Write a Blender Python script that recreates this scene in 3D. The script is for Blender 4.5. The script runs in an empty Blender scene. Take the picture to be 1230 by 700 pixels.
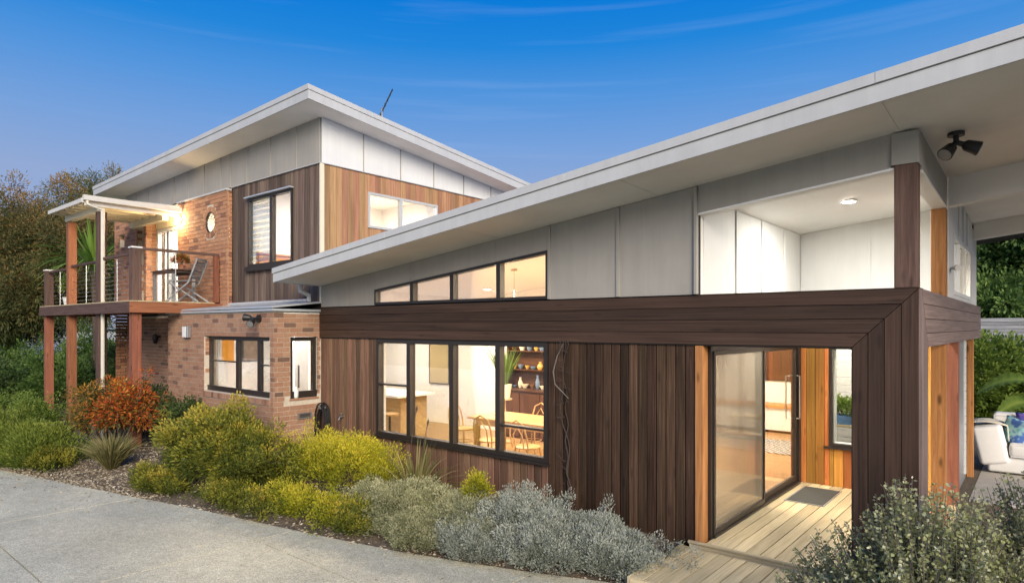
import bpy, bmesh, math, random
import numpy as np
from mathutils import Vector, Matrix
random.seed(7); NR = np.random.default_rng(7)
S = bpy.context.scene; COL = S.collection; R = math.radians

# ------------------------------------------------------------------ camera
cam = bpy.data.objects.new('camera', bpy.data.cameras.new('camera')); COL.objects.link(cam)
cam.location = (0, 0, 2.36); cam.rotation_euler = (R(90), 0, math.asin(.6402))
cam.data.sensor_width = 36; cam.data.lens = 765/1230*36; cam.data.shift_y = 42/1230
cam.data.clip_start = .05; cam.data.clip_end = 3000; S.camera = cam
# ------------------------------------------------------------------ world, sun, exposure
SUN_EL, SUN_ROT = R(24), R(126)
W_ = bpy.data.worlds.new('World'); S.world = W_; W_.use_nodes = True
def build_world():
    nt = W_.node_tree; N = nt.nodes; L = nt.links; N.clear()
    out = N.new('ShaderNodeOutputWorld'); bg = N.new('ShaderNodeBackground'); sky = N.new('ShaderNodeTexSky')
    sky.sky_type = 'NISHITA'; sky.sun_disc = False; sky.sun_elevation = SUN_EL; sky.sun_rotation = SUN_ROT
    sky.altitude = 200; sky.air_density = 1.0; sky.dust_density = .35; sky.ozone_density = 6
    hs = N.new('ShaderNodeHueSaturation'); hs.inputs['Saturation'].default_value = 1.1
    L.new(sky.outputs[0], hs.inputs['Color'])
    tc0 = N.new('ShaderNodeTexCoord'); sx = N.new('ShaderNodeSeparateXYZ'); L.new(tc0.outputs['Generated'], sx.inputs[0])
    el = N.new('ShaderNodeValToRGB'); L.new(sx.outputs[2], el.inputs[0]); cr = el.color_ramp
    st = ((.0, (2.7, 3.0, 4.4)), (.2, (2.0, 2.75, 4.5)), (.27, (1.3, 2.5, 4.9)), (.34, (.6, 2.1, 5.0)), (.40, (.1, 1.65, 4.9)), (.46, (.0, 1.35, 4.8)), (1, (.08, 1.1, 3.8)))
    while len(cr.elements) < len(st): cr.elements.new(.5)
    for e, (p, c) in zip(cr.elements, st): e.position = p; e.color = (*c, 1)
    m0 = N.new('ShaderNodeMixRGB'); m0.inputs[0].default_value = .97; L.new(hs.outputs[0], m0.inputs[1]); L.new(el.outputs[0], m0.inputs[2]); hs = m0
    # thin high cirrus streaks
    tc = N.new('ShaderNodeTexCoord'); mp = N.new('ShaderNodeMapping')
    mp.inputs['Rotation'].default_value = (R(6), R(-9), R(38)); mp.inputs['Scale'].default_value = (1.2, 1.6, 34)
    nz = N.new('ShaderNodeTexNoise'); nz.inputs['Scale'].default_value = 1.5; nz.inputs['Detail'].default_value = 5
    rp = N.new('ShaderNodeMapRange'); rp.inputs[1].default_value = .55; rp.inputs[2].default_value = .85; rp.inputs[4].default_value = .11
    mx = N.new('ShaderNodeMixRGB'); mx.inputs[2].default_value = (4.6, 5.4, 7.2, 1)
    L.new(tc.outputs['Generated'], mp.inputs[0]); L.new(mp.outputs[0], nz.inputs['Vector'])
    L.new(nz.outputs[0], rp.inputs[0]); L.new(rp.outputs[0], mx.inputs[0]); L.new(hs.outputs[0], mx.inputs[1])
    L.new(mx.outputs[0], bg.inputs[0]); bg.inputs[1].default_value = .075
    L.new(bg.outputs[0], out.inputs[0])
build_world()
sun = bpy.data.objects.new('sun', bpy.data.lights.new('sun', 'SUN')); COL.objects.link(sun)
sun.data.energy = 2.6; sun.data.angle = R(32); sun.data.color = (1, .88, .72)
sdir = Vector((math.sin(SUN_ROT)*math.cos(SUN_EL), math.cos(SUN_ROT)*math.cos(SUN_EL), math.sin(SUN_EL)))
sun.rotation_euler = sdir.to_track_quat('Z', 'Y').to_euler()
S.view_settings.view_transform = 'Standard'; S.view_settings.look = 'None'
S.view_settings.exposure = .95; S.view_settings.gamma = 1
S.cycles.use_denoising = True; S.cycles.max_bounces = 8; S.cycles.transparent_max_bounces = 24
S.cycles.diffuse_bounces = 4; S.cycles.caustics_reflective = False; S.cycles.caustics_refractive = False
S.cycles.sample_clamp_indirect = 6
def room_light(name, loc, size, power, color=(1, .82, .6), up=False):
    d = bpy.data.lights.new(name, 'AREA'); d.shape = 'DISK'; d.size = size; d.energy = power; d.color = color
    o = bpy.data.objects.new(name, d); COL.objects.link(o); o.location = loc
    return o

# ------------------------------------------------------------------ materials
MATS = {}
class NG:
    def __init__(s, name):
        m = bpy.data.materials.new(name); m.use_nodes = True; s.m = m; s.nt = m.node_tree
        s.N = s.nt.nodes; s.L = s.nt.links; s.b = s.N['Principled BSDF']; s.out = s.N['Material Output']
        MATS[name] = m
    def n(s, t, **k):
        x = s.N.new('ShaderNode'+t)
        for a, v in k.items():
            if a.startswith('i_'):
                key = a[2:]; key = int(key) if key.isdigit() else key.replace('_', ' ')
                x.inputs[key].default_value = v
            else: setattr(x, a, v)
        return x
    def l(s, a, b): s.L.new(a, b)
    def ramp(s, fac, stops, interp='LINEAR'):
        r = s.N.new('ShaderNodeValToRGB'); cr = r.color_ramp; cr.interpolation = interp
        while len(cr.elements) < len(stops): cr.elements.new(.5)
        for e, (p, c) in zip(cr.elements, stops): e.position = p; e.color = (*c, 1)
        s.l(fac, r.inputs[0]); return r.outputs[0]
    def bump(s, h, strength=.3, dist=.01):
        b = s.n('Bump', i_Strength=strength, i_Distance=dist); s.l(h, b.inputs['Height']); s.l(b.outputs[0], s.b.inputs['Normal'])
    def val(s, c, fac, lo, hi):   # multiply colour by map(fac)
        mr = s.n('MapRange'); mr.inputs[3].default_value = lo; mr.inputs[4].default_value = hi; s.l(fac, mr.inputs[0])
        hv = s.n('HueSaturation'); s.l(c, hv.inputs['Color']); s.l(mr.outputs[0], hv.inputs['Value']); return hv.outputs[0]

def plain(name, c, rough=.6, metal=0, noise=.08, scale=6, bump=0.0, spec=.5, streak=0.0):
    g = NG(name); b = g.b; b.inputs['Roughness'].default_value = rough; b.inputs['Metallic'].default_value = metal
    b.inputs['Specular IOR Level'].default_value = spec
    ge = g.n('NewGeometry'); nz = g.n('TexNoise', i_Scale=scale, i_Detail=6.0); g.l(ge.outputs['Position'], nz.inputs['Vector'])
    rgb = g.n('RGB'); rgb.outputs[0].default_value = (*c, 1)
    col = g.val(rgb.outputs[0], nz.outputs[0], 1-noise*2, 1+noise*2)
    if streak:
        mp = g.n('Mapping'); mp.inputs['Scale'].default_value = (9, 9, .7); g.l(ge.outputs['Position'], mp.inputs[0])
        n3 = g.n('TexNoise', i_Scale=1.0, i_Detail=5.0, i_Roughness=.65); g.l(mp.outputs[0], n3.inputs['Vector']); col = g.val(col, n3.outputs[0], 1-streak*2, 1+streak*2)
    g.l(col, b.inputs['Base Color'])
    if bump: 
        n2 = g.n('TexNoise', i_Scale=scale*12, i_Detail=4.0); g.l(ge.outputs['Position'], n2.inputs['Vector']); g.bump(n2.outputs[0], bump, .004)
    return g.m

def wood(name, stops, rough=.6, var=(.65, 1.35), grain=(1.5, 45), knots=0, spec=.3, huevar=.0):
    g = NG(name); b = g.b; b.inputs['Roughness'].default_value = rough; b.inputs['Specular IOR Level'].default_value = spec
    tc = g.n('TexCoord'); oi = g.n('ObjectInfo')
    mul = g.n('Math', operation='MULTIPLY'); mul.inputs[1].default_value = 53.7; g.l(oi.outputs['Random'], mul.inputs[0])
    cx = g.n('CombineXYZ'); g.l(mul.outputs[0], cx.inputs[0]); g.l(mul.outputs[0], cx.inputs[1])
    ad = g.n('VectorMath', operation='ADD'); g.l(tc.outputs['UV'], ad.inputs[0]); g.l(cx.outputs[0], ad.inputs[1])
    mp = g.n('Mapping'); mp.inputs['Scale'].default_value = (grain[0], grain[1], 1); g.l(ad.outputs[0], mp.inputs[0])
    nz = g.n('TexNoise', i_Scale=1.0, i_Detail=6.0, i_Roughness=.65, i_Distortion=.6); g.l(mp.outputs[0], nz.inputs['Vector'])
    col = g.ramp(nz.outputs[0], stops)
    m2 = g.n('Mapping'); m2.inputs['Scale'].default_value = (.8, 6, 1); g.l(ad.outputs[0], m2.inputs[0])
    n2 = g.n('TexNoise', i_Scale=1.0, i_Detail=3.0); g.l(m2.outputs[0], n2.inputs['Vector'])
    col = g.val(col, n2.outputs[0], .6, 1.4)
    if knots:
        m3 = g.n('Mapping'); m3.inputs['Scale'].default_value = (2.2, 7, 1); g.l(ad.outputs[0], m3.inputs[0])
        vo = g.n('TexVoronoi', i_Scale=1.0); vo.inputs['Randomness'].default_value = 1; g.l(m3.outputs[0], vo.inputs['Vector'])
        mr = g.n('MapRange'); mr.inputs[1].default_value = .08; mr.inputs[2].default_value = .2; mr.inputs[3].default_value = 1-knots; mr.inputs[4].default_value = 1
        g.l(vo.outputs['Distance'], mr.inputs[0])
        hv = g.n('HueSaturation'); g.l(col, hv.inputs['Color']); g.l(mr.outputs[0], hv.inputs['Value']); col = hv.outputs[0]
    col = g.val(col, oi.outputs['Random'], *var)
    if huevar:
        m4 = g.n('Math', operation='MULTIPLY'); m4.inputs[1].default_value = 917.3; g.l(oi.outputs['Random'], m4.inputs[0])
        fr = g.n('Math', operation='FRACT'); g.l(m4.outputs[0], fr.inputs[0])
        mr = g.n('MapRange'); mr.inputs[3].default_value = .5-huevar; mr.inputs[4].default_value = .5+huevar; g.l(fr.outputs[0], mr.inputs[0])
        hv = g.n('HueSaturation'); g.l(col, hv.inputs['Color']); g.l(mr.outputs[0], hv.inputs['Hue']); col = hv.outputs[0]
    g.l(col, b.inputs['Base Color']); g.bump(nz.outputs[0], .25, .004)
    return g.m

def brick_mat(name, stops):
    g = NG(name); b = g.b; b.inputs['Roughness'].default_value = .85
    at = g.n('Attribute'); at.attribute_name = 'tint'; oi = g.n('ObjectInfo')
    ad = g.n('Math', operation='ADD'); g.l(at.outputs['Fac'], ad.inputs[0]); g.l(oi.outputs['Random'], ad.inputs[1])
    fr = g.n('Math', operation='FRACT'); g.l(ad.outputs[0], fr.inputs[0])
    col = g.ramp(fr.outputs[0], stops, 'LINEAR')
    ge = g.n('NewGeometry'); nz = g.n('TexNoise', i_Scale=22.0, i_Detail=6.0, i_Roughness=.7); g.l(ge.outputs['Position'], nz.inputs['Vector'])
    col = g.val(col, nz.outputs[0], .6, 1.4); g.l(col, b.inputs['Base Color']); g.bump(nz.outputs[0], .5, .01)
    return g.m

def leaf_mat(name, stops, rough=.55, trans=.35):
    g = NG(name); b = g.b; b.inputs['Roughness'].default_value = rough; b.inputs['Specular IOR Level'].default_value = .25
    at = g.n('Attribute'); at.attribute_name = 'tint'
    col = g.ramp(at.outputs['Fac'], stops); g.l(col, b.inputs['Base Color'])
    tr = g.n('BsdfTranslucent'); g.l(col, tr.inputs[0]); mx = g.n('MixShader'); mx.inputs[0].default_value = trans
    g.l(b.outputs[0], mx.inputs[1]); g.l(tr.outputs[0], mx.inputs[2]); g.l(mx.outputs[0], g.out.inputs[0])
    return g.m

def glass_mat(name, tint=(1, 1, 1), refl=1.0, base=0.0):
    g = NG(name); g.N.remove(g.b)
    tr = g.n('BsdfTransparent'); tr.inputs[0].default_value = (*tint, 1)
    gl = g.n('BsdfGlossy'); gl.inputs['Roughness'].default_value = .02
    fr = g.n('Fresnel', i_IOR=1.45); mu = g.n('Math', operation='MULTIPLY_ADD'); mu.inputs[1].default_value = refl*.6; mu.inputs[2].default_value = base
    g.l(fr.outputs[0], mu.inputs[0]); mx = g.n('MixShader'); g.l(mu.outputs[0], mx.inputs[0]); g.l(tr.outputs[0], mx.inputs[1]); g.l(gl.outputs[0], mx.inputs[2])
    g.l(mx.outputs[0], g.out.inputs[0]); return g.m

def emit_mat(name, c, s):
    g = NG(name); b = g.b; b.inputs['Base Color'].default_value = (*c, 1); b.inputs['Emission Color'].default_value = (*c, 1); b.inputs['Emission Strength'].default_value = s
    return g.m

M_panel = plain('grey_fibre_cement', (.345, .325, .29), .7, noise=.07, scale=2, bump=.08, streak=.07)
M_panelw = plain('white_fibre_cement', (.70, .70, .68), .6, noise=.04, scale=2, bump=.05, streak=.04)
M_soffit = plain('soffit_paint', (.76, .73, .675), .7, noise=.08, scale=1.5)
M_fascia = plain('fascia_steel', (.50, .505, .495), .45, noise=.07, scale=2, streak=.06)
M_white = plain('white_paint', (.78, .78, .76), .5, noise=.02)
M_roof = plain('roof_steel', (.5, .5, .5), .4, noise=.05)
M_plaster = plain('white_plaster', (.82, .8, .76), .8, noise=.015)
M_wrap = plain('dark_membrane', (.02, .018, .016), .9, noise=.1)
M_frame = plain('dark_bronze_frame', (.028, .022, .018), .4, noise=.1)
M_black = plain('black_metal', (.015, .014, .013), .45, noise=.1)
M_greymetal = plain('grey_metal', (.35, .36, .37), .4, .6)
M_steel = plain('stainless_steel', (.5, .5, .48), .3, .9)
M_gutter = plain('gutter_paint', (.62, .6, .55), .5, noise=.05)
M_pipe = plain('downpipe_paint', (.6, .57, .48), .5)
M_cream = plain('cream_paint', (.75, .68, .5), .6, noise=.03)
M_gal = plain('galvanised_flashing', (.5, .54, .58), .35, .3)
M_mortar = plain('mortar', (.56, .49, .39), .95, noise=.15, scale=30, bump=.3)
M_dark = wood('dark_stained_timber', [(.3, (.028, .0155, .009)), (.52, (.058, .0335, .0195)), (.75, (.115, .069, .042))], .62, (.5, 1.65), (1.3, 50), spec=.22, huevar=.012, knots=.35)
M_band = wood('dark_band_timber', [(.3, (.032, .0175, .0115)), (.55, (.062, .036, .0235)), (.8, (.1, .062, .043))], .55, (.75, 1.3), (.7, 40), spec=.28, knots=.3)
M_dark2 = wood('warm_lit_brown_timber', [(.3, (.08, .042, .025)), (.52, (.15, .082, .05)), (.75, (.24, .145, .09))], .6, (.6, 1.5), (1.3, 50), spec=.4, huevar=.01)  # lighter copy of the dark boards, warm light put into the colour
M_postbal = wood('red_cedar_post', [(.3, (.2, .075, .035)), (.55, (.32, .125, .06)), (.8, (.4, .18, .09))], .6, (.85, 1.2), (1.5, 30), knots=.6)
M_weath = wood('weathered_timber', [(.3, (.08, .054, .04)), (.55, (.145, .102, .078)), (.8, (.23, .18, .14))], .75, (.55, 1.5), (1.2, 45), huevar=.012)
M_cedar = wood('cedar_cladding', [(.3, (.27, .135, .065)), (.55, (.40, .22, .115)), (.8, (.51, .32, .19))], .65, (.75, 1.25), (1.2, 40), huevar=.015)
M_bandsun = wood('sunlit_band_timber', [(.3, (.13, .085, .07)), (.55, (.2, .14, .12)), (.8, (.29, .22, .195))], .55, (.85, 1.2), (1.0, 40), spec=.5)  # band timber lightened for the side faces; glancing sun put into the colour
M_honey = wood('honey_cedar', [(.3, (.36, .13, .03)), (.55, (.52, .22, .05)), (.8, (.66, .34, .1))], .5, (.55, 1.5), (1.2, 40), knots=.4, huevar=.02)
M_postor = wood('orange_post_timber', [(.3, (.26, .10, .035)), (.55, (.40, .18, .06)), (.8, (.5, .27, .12))], .6, (.85, 1.2), (1.5, 30), knots=.7)
M_postdk = wood('brown_post_timber', [(.3, (.065, .036, .027)), (.55, (.11, .066, .05)), (.8, (.17, .11, .088))], .65, (.8, 1.2), (1.5, 30), knots=.5)
M_postrd = wood('red_brown_post_timber', [(.3, (.18, .062, .035)), (.55, (.26, .095, .055)), (.8, (.34, .15, .09))], .65, (.8, 1.2), (1.5, 30), knots=.5)
M_deck = wood('deck_timber', [(.3, (.41, .33, .19)), (.55, (.54, .445, .27)), (.8, (.62, .53, .36))], .65, (.8, 1.2), (1.5, 50))
M_oak = wood('pale_oak', [(.3, (.42, .28, .14)), (.55, (.55, .39, .21)), (.8, (.64, .48, .29))], .4, (.85, 1.15), (1.2, 25))
M_floor = wood('warm_floorboard', [(.3, (.3, .16, .065)), (.55, (.42, .25, .11)), (.8, (.5, .32, .16))], .35, (.85, 1.15), (1.2, 25))
M_beech = wood('golden_beech', [(.3, (.34, .19, .07)), (.55, (.46, .28, .12)), (.8, (.54, .36, .18))], .4, (.85, 1.15), (1.2, 25))
M_walnut = wood('dark_cabinet_timber', [(.3, (.05, .02, .01)), (.55, (.09, .036, .018)), (.8, (.13, .055, .027))], .4, (.9, 1.1), (1.2, 25))
M_drawer = wood('orange_pine', [(.3, (.45, .18, .05)), (.55, (.55, .25, .08)), (.8, (.65, .33, .12))], .45, (.9, 1.1), (1.2, 25))
M_greywood = wood('silvered_teak', [(.3, (.22, .22, .22)), (.55, (.33, .33, .33)), (.8, (.42, .42, .41))], .7, (.8, 1.2), (1.5, 25))
M_brick = brick_mat('tan_brick', [(0, (.32, .175, .108)), (.3, (.37, .212, .132)), (.5, (.31, .162, .1)), (.75, (.39, .235, .15)), (.86, (.28, .145, .09)), (.93, (.2, .11, .075)), (.965, (.14, .085, .06)), (1, (.33, .2, .13))])
M_brickor = brick_mat('orange_brick', [(0, (.36, .17, .09)), (.3, (.43, .215, .115)), (.55, (.37, .175, .095)), (.82, (.45, .24, .135)), (.9, (.28, .12, .07)), (.96, (.17, .085, .06)), (1, (.38, .18, .1))])
M_glass = glass_mat('window_glass')
M_blade = glass_mat('louvre_glass', (.92, .95, .92), .45, .02)
def mesh_screen():
    g = NG('fly_screen_mesh'); b = g.b; b.inputs['Base Color'].default_value = (.30, .26, .19, 1); b.inputs['Roughness'].default_value = .5
    tr = g.n('BsdfTransparent'); mx = g.n('MixShader'); mx.inputs[0].default_value = .62
    g.l(tr.outputs[0], mx.inputs[1])
    gl = g.n('BsdfGlossy'); gl.inputs['Roughness'].default_value = .08; gl.inputs[0].default_value = (.8, .75, .68, 1)
    m2 = g.n('MixShader'); m2.inputs[0].default_value = .3; g.l(b.outputs[0], m2.inputs[1]); g.l(gl.outputs[0], m2.inputs[2])
    g.l(m2.outputs[0], mx.inputs[2]); g.l(mx.outputs[0], g.out.inputs[0]); return g.m
M_screen = mesh_screen()
M_down = emit_mat('downlight_glow', (1, .95, .85), 25)
M_warm = emit_mat('warm_lamp_glow', (1, .75, .4), 14)
def concrete_mat():
    g = NG('exposed_aggregate'); b = g.b; b.inputs['Roughness'].default_value = .85
    ge = g.n('NewGeometry'); P = ge.outputs['Position']
    vo = g.n('TexVoronoi', i_Scale=110.0); g.l(P, vo.inputs['Vector'])
    sp = g.n('SeparateColor'); g.l(vo.outputs['Color'], sp.inputs[0])
    col = g.ramp(sp.outputs[0], [(0, (.34, .31, .215)), (.35, (.50, .465, .335)), (.7, (.59, .55, .40)), (1, (.72, .68, .52))])
    n1 = g.n('TexNoise', i_Scale=.9, i_Detail=7.0, i_Roughness=.65); g.l(P, n1.inputs['Vector']); col = g.val(col, n1.outputs[0], .62, 1.38)
    n4 = g.n('TexNoise', i_Scale=.35, i_Detail=3.0, i_Distortion=1.5); g.l(P, n4.inputs['Vector']); col = g.val(col, n4.outputs[0], .78, 1.22)
    n2 = g.n('TexNoise', i_Scale=9.0, i_Detail=5.0); g.l(P, n2.inputs['Vector']); col = g.val(col, n2.outputs[0], .75, 1.25)
    g.l(col, b.inputs['Base Color']); g.bump(vo.outputs['Distance'], .35, .006); return g.m
M_conc = concrete_mat()
def soil_mat(name, a, bb, c, sc=14):
    g = NG(name); b = g.b; b.inputs['Roughness'].default_value = .95
    ge = g.n('NewGeometry'); n1 = g.n('TexNoise', i_Scale=sc, i_Detail=10.0, i_Roughness=.75); g.l(ge.outputs['Position'], n1.inputs['Vector'])
    col = g.ramp(n1.outputs[0], [(.3, a), (.5, bb), (.7, c)]); n2 = g.n('TexNoise', i_Scale=.7, i_Detail=4.0); g.l(ge.outputs['Position'], n2.inputs['Vector'])
    col = g.val(col, n2.outputs[0], .6, 1.4); g.l(col, b.inputs['Base Color']); g.bump(n1.outputs[0], .8, .03); return g.m
M_soil = soil_mat('garden_mulch', (.05, .035, .025), (.12, .09, .06), (.26, .21, .15), 22)
M_ground = soil_mat('dry_grass_ground', (.05, .06, .025), (.09, .1, .04), (.17, .15, .08), 9)

M_joint = plain('joint_dirt', (.05, .045, .035), .95, noise=.2, scale=9)
# ------------------------------------------------------------------ object helpers
WL = {}
def link(o, parent=None, loc=(0, 0, 0)):
    COL.objects.link(o); loc = Vector(loc)
    if parent is not None: o.parent = parent; o.location = loc - WL[parent.name]
    else: o.location = loc
    WL[o.name] = loc; return o
def tag(o, label=None, cat=None, group=None, kind=None):
    if label: o['label'] = label
    if cat: o['category'] = cat
    if group: o['group'] = group
    if kind: o['kind'] = kind
    return o
def thing(name, label, cat, loc=(0, 0, 0), group=None):
    return tag(link(bpy.data.objects.new(name, None), None, loc), label, cat, group)
def struct(o): o['kind'] = 'structure'; return o
def stuff(o): o['kind'] = 'stuff'; return o
MC = {}
def uvs(me):
    vs = np.empty(len(me.vertices)*3); me.vertices.foreach_get('co', vs); vs = vs.reshape(-1, 3)
    if not len(vs): return
    ext = vs.max(0)-vs.min(0); a = int(ext.argmax()); b, c = [i for i in range(3) if i != a]
    li = np.empty(len(me.loops), dtype=np.int32); me.loops.foreach_get('vertex_index', li)
    uv = np.stack([vs[li, a], vs[li, b]+vs[li, c]*1.37], 1).astype(np.float32)
    l = me.uv_layers.new(name='UVMap'); l.data.foreach_set('uv', uv.ravel())
def from_bm(name, bm, mat, smooth=False):
    me = bpy.data.meshes.new(name); bm.to_mesh(me); bm.free(); me.materials.append(mat)
    if smooth: me.shade_smooth()
    uvs(me); return me
def box(name, x0, x1, y0, y1, z0, z1, mat, parent=None, bev=.003):
    dx, dy, dz = (round(v, 4) for v in (x1-x0, y1-y0, z1-z0)); key = (dx, dy, dz, mat.name, bev)
    me = MC.get(key)
    if me is None:
        bm = bmesh.new(); bmesh.ops.create_cube(bm, size=1, matrix=Matrix.Diagonal((dx, dy, dz, 1)))
        if bev and min(dx, dy, dz) > bev*2.5: bmesh.ops.bevel(bm, geom=bm.edges[:], offset=bev, segments=1, affect='EDGES', profile=.5)
        me = MC[key] = from_bm(name, bm, mat)
    return link(bpy.data.objects.new(name, me), parent, ((x0+x1)/2, (y0+y1)/2, (z0+z1)/2))
def raw(name, V, F, mat, parent=None, smooth=False, origin=None, tint=None, mats=None):
    V = np.asarray(V, dtype=float); o0 = (V.max(0)+V.min(0))/2 if origin is None else np.asarray(origin, float)
    me = bpy.data.meshes.new(name); me.from_pydata((V-o0).tolist(), [], F)
    me.materials.append(mat)
    if smooth: me.shade_smooth()
    if tint is not None: me.attributes.new('tint', 'FLOAT', 'POINT').data.foreach_set('value', np.asarray(tint, np.float32))
    uvs(me); me.update()
    return link(bpy.data.objects.new(name, me), parent, o0)
class MB:
    def __init__(s): s.V = []; s.F = []; s.T = []
    def add(s, V, F, t=0.0):
        n = len(s.V); s.V += [tuple(v) for v in V]; s.F += [tuple(i+n for i in f) for f in F]; s.T += [t]*len(V); return s
    def box(s, x0, x1, y0, y1, z0, z1, t=0.0):
        V = [(x, y, z) for x in (x0, x1) for y in (y0, y1) for z in (z0, z1)]
        return s.add(V, [(0, 1, 3, 2), (4, 6, 7, 5), (0, 4, 5, 1), (2, 3, 7, 6), (0, 2, 6, 4), (1, 5, 7, 3)], t)
    def prism(s, poly, ax, a0, a1):   # poly (u,z) extruded along axis: ax 'Y' -> u is x ; ax 'X' -> u is y ; 'Z' -> poly is (x,y)
        n = len(poly)
        mk = {'Y': lambda u, z, a: (u, a, z), 'X': lambda u, z, a: (a, u, z), 'Z': lambda u, z, a: (u, z, a)}[ax]
        V = [mk(u, z, a0) for u, z in poly]+[mk(u, z, a1) for u, z in poly]
        F = [tuple(range(n)), tuple(range(2*n-1, n-1, -1))]+[(i, i+n, (i+1) % n+n, (i+1) % n) for i in range(n)]
        return s.add(V, F)
    def tube(s, pts, rad, seg=8, cap=True):
        pts = [Vector(p) for p in pts]; rad = rad if hasattr(rad, '__len__') else [rad]*len(pts)
        V = []; F = []; up = Vector((0, 0, 1)); prev = None
        for i, p in enumerate(pts):
            d = (pts[min(i+1, len(pts)-1)]-pts[max(i-1, 0)])
            d = d.normalized() if d.length > 1e-9 else Vector((0, 0, 1))
            if prev is None: u = d.cross(up if abs(d.z) < .95 else Vector((1, 0, 0))).normalized()
            else: u = (prev-d*prev.dot(d)).normalized()
            prev = u; w = d.cross(u)
            V += [p+(u*math.cos(2*math.pi*k/seg)+w*math.sin(2*math.pi*k/seg))*rad[i] for k in range(seg)]
        for i in range(len(pts)-1):
            for k in range(seg):
                a = i*seg+k; b = i*seg+(k+1) % seg; F.append((a, b, b+seg, a+seg))
        if cap: F += [tuple(range(seg-1, -1, -1)), tuple(range(len(V)-seg, len(V)))]
        return s.add(V, F)
    def lathe(s, prof, c, seg=20):
        V = []; F = []
        for r, z in prof: V += [(c[0]+r*math.cos(2*math.pi*k/seg), c[1]+r*math.sin(2*math.pi*k/seg), c[2]+z) for k in range(seg)]
        for i in range(len(prof)-1):
            for k in range(seg):
                a = i*seg+k; b = i*seg+(k+1) % seg; F.append((a, b, b+seg, a+seg))
        F += [tuple(range(seg-1, -1, -1)), tuple(range(len(V)-seg, len(V)))]
        return s.add(V, F)
    def build(s, name, mat, parent=None, smooth=False, origin=None, tint=False):
        o = raw(name, s.V, s.F, mat, parent, smooth, origin, s.T if tint else None)
        bm = bmesh.new(); bm.from_mesh(o.data); bmesh.ops.recalc_face_normals(bm, faces=bm.faces[:]); bm.to_mesh(o.data); bm.free()
        if smooth: o.data.set_sharp_from_angle(angle=R(40))
        return o
def bx(name, lst, mat, parent=None):
    m = MB()
    for b in lst: m.box(*b)
    return m.build(name, mat, parent)
def pr(name, poly, ax, a0, a1, mat, parent=None): return MB().prism(poly, ax, a0, a1).build(name, mat, parent)
def tube(name, pts, rad, mat, parent=None, seg=8): return MB().tube(pts, rad, seg).build(name, mat, parent, True)
def copy_tree(o, parent=None):
    c = o.copy(); COL.objects.link(c); c.parent = parent
    for ch in o.children: copy_tree(ch, c)
    return c
# a wall standing on axis 'Y' (runs along x at depth p0..p1) or 'X' (runs along y); openings (a0,a1,z0,z1), tops may be functions of a
def ev(f, a): return f(a) if callable(f) else f
def wall_cols(a0, a1, z0, z1, ops):
    br = sorted({a0, a1, *[v for o in ops for v in o[:2] if a0 < v < a1]}); out = []
    for u, v in zip(br[:-1], br[1:]):
        m = (u+v)/2; cuts = sorted([o for o in ops if o[0] < m < o[1]], key=lambda o: ev(o[2], m)); lo = z0
        for o in cuts:
            if ev(o[2], m) > ev(lo, m)+.002: out.append((u, v, lo, o[2]))
            lo = o[3]
        if ev(z1, m) > ev(lo, m)+.002: out.append((u, v, lo, z1))
    return out
def wall(name, ax, p0, p1, a0, a1, z0, z1, ops, mat, parent):
    m = MB()
    for u, v, lo, hi in wall_cols(a0, a1, z0, z1, ops):
        m.prism([(u, ev(lo, u)), (v, ev(lo, v)), (v, ev(hi, v)), (u, ev(hi, u))], ax, p0, p1)
    return m.build(name, mat, parent)
def boards(name, ax, p0, p1, a0, a1, z0, z1, ops, w, gap, mat, parent, jit=.0):
    n = max(1, round((a1-a0)/w)); w = (a1-a0)/n; edges = [a0+i*w for i in range(n+1)]
    for i in range(n):
        br = sorted({edges[i], edges[i+1], *[v for o in ops for v in o[:2] if edges[i]+.02 < v < edges[i+1]-.02]})
        for u, v in zip(br[:-1], br[1:]):
            for (uu, vv, lo, hi) in wall_cols(u, v, z0, z1, [o for o in ops if o[0] < (u+v)/2 < o[1]]):
                j = random.uniform(-jit, jit); lo_, hi_ = ev(lo, (uu+vv)/2), ev(hi, (uu+vv)/2)
                uu += gap/2; vv -= gap/2
                if ax == 'Y': box(name, uu, vv, p0+j, p1+j, lo_, hi_, mat, parent)
                else: box(name, p0+j, p1+j, uu, vv, lo_, hi_, mat, parent)
def panels(name, ax, p0, p1, joints, z0, z1, ops, gap, mat, parent):
    for a, b in zip(joints[:-1], joints[1:]):
        for (u, v, lo, hi) in wall_cols(a+gap/2, b-gap/2, z0, z1, [o for o in ops if o[1] > a and o[0] < b]):
            pr(name, [(u, ev(lo, u)), (v, ev(lo, v)), (v, ev(hi, v)), (u, ev(hi, u))], ax, p0, p1, mat, parent)
def battens(ax, p0, p1, joints, z0, z1, w, mat, parent):
    for a in joints:
        if ax == 'Y': box('batten', a-w/2, a+w/2, p0, p1, ev(z0, a), ev(z1, a), mat, parent)
        else: box('batten', p0, p1, a-w/2, a+w/2, ev(z0, a), ev(z1, a), mat, parent)
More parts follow.
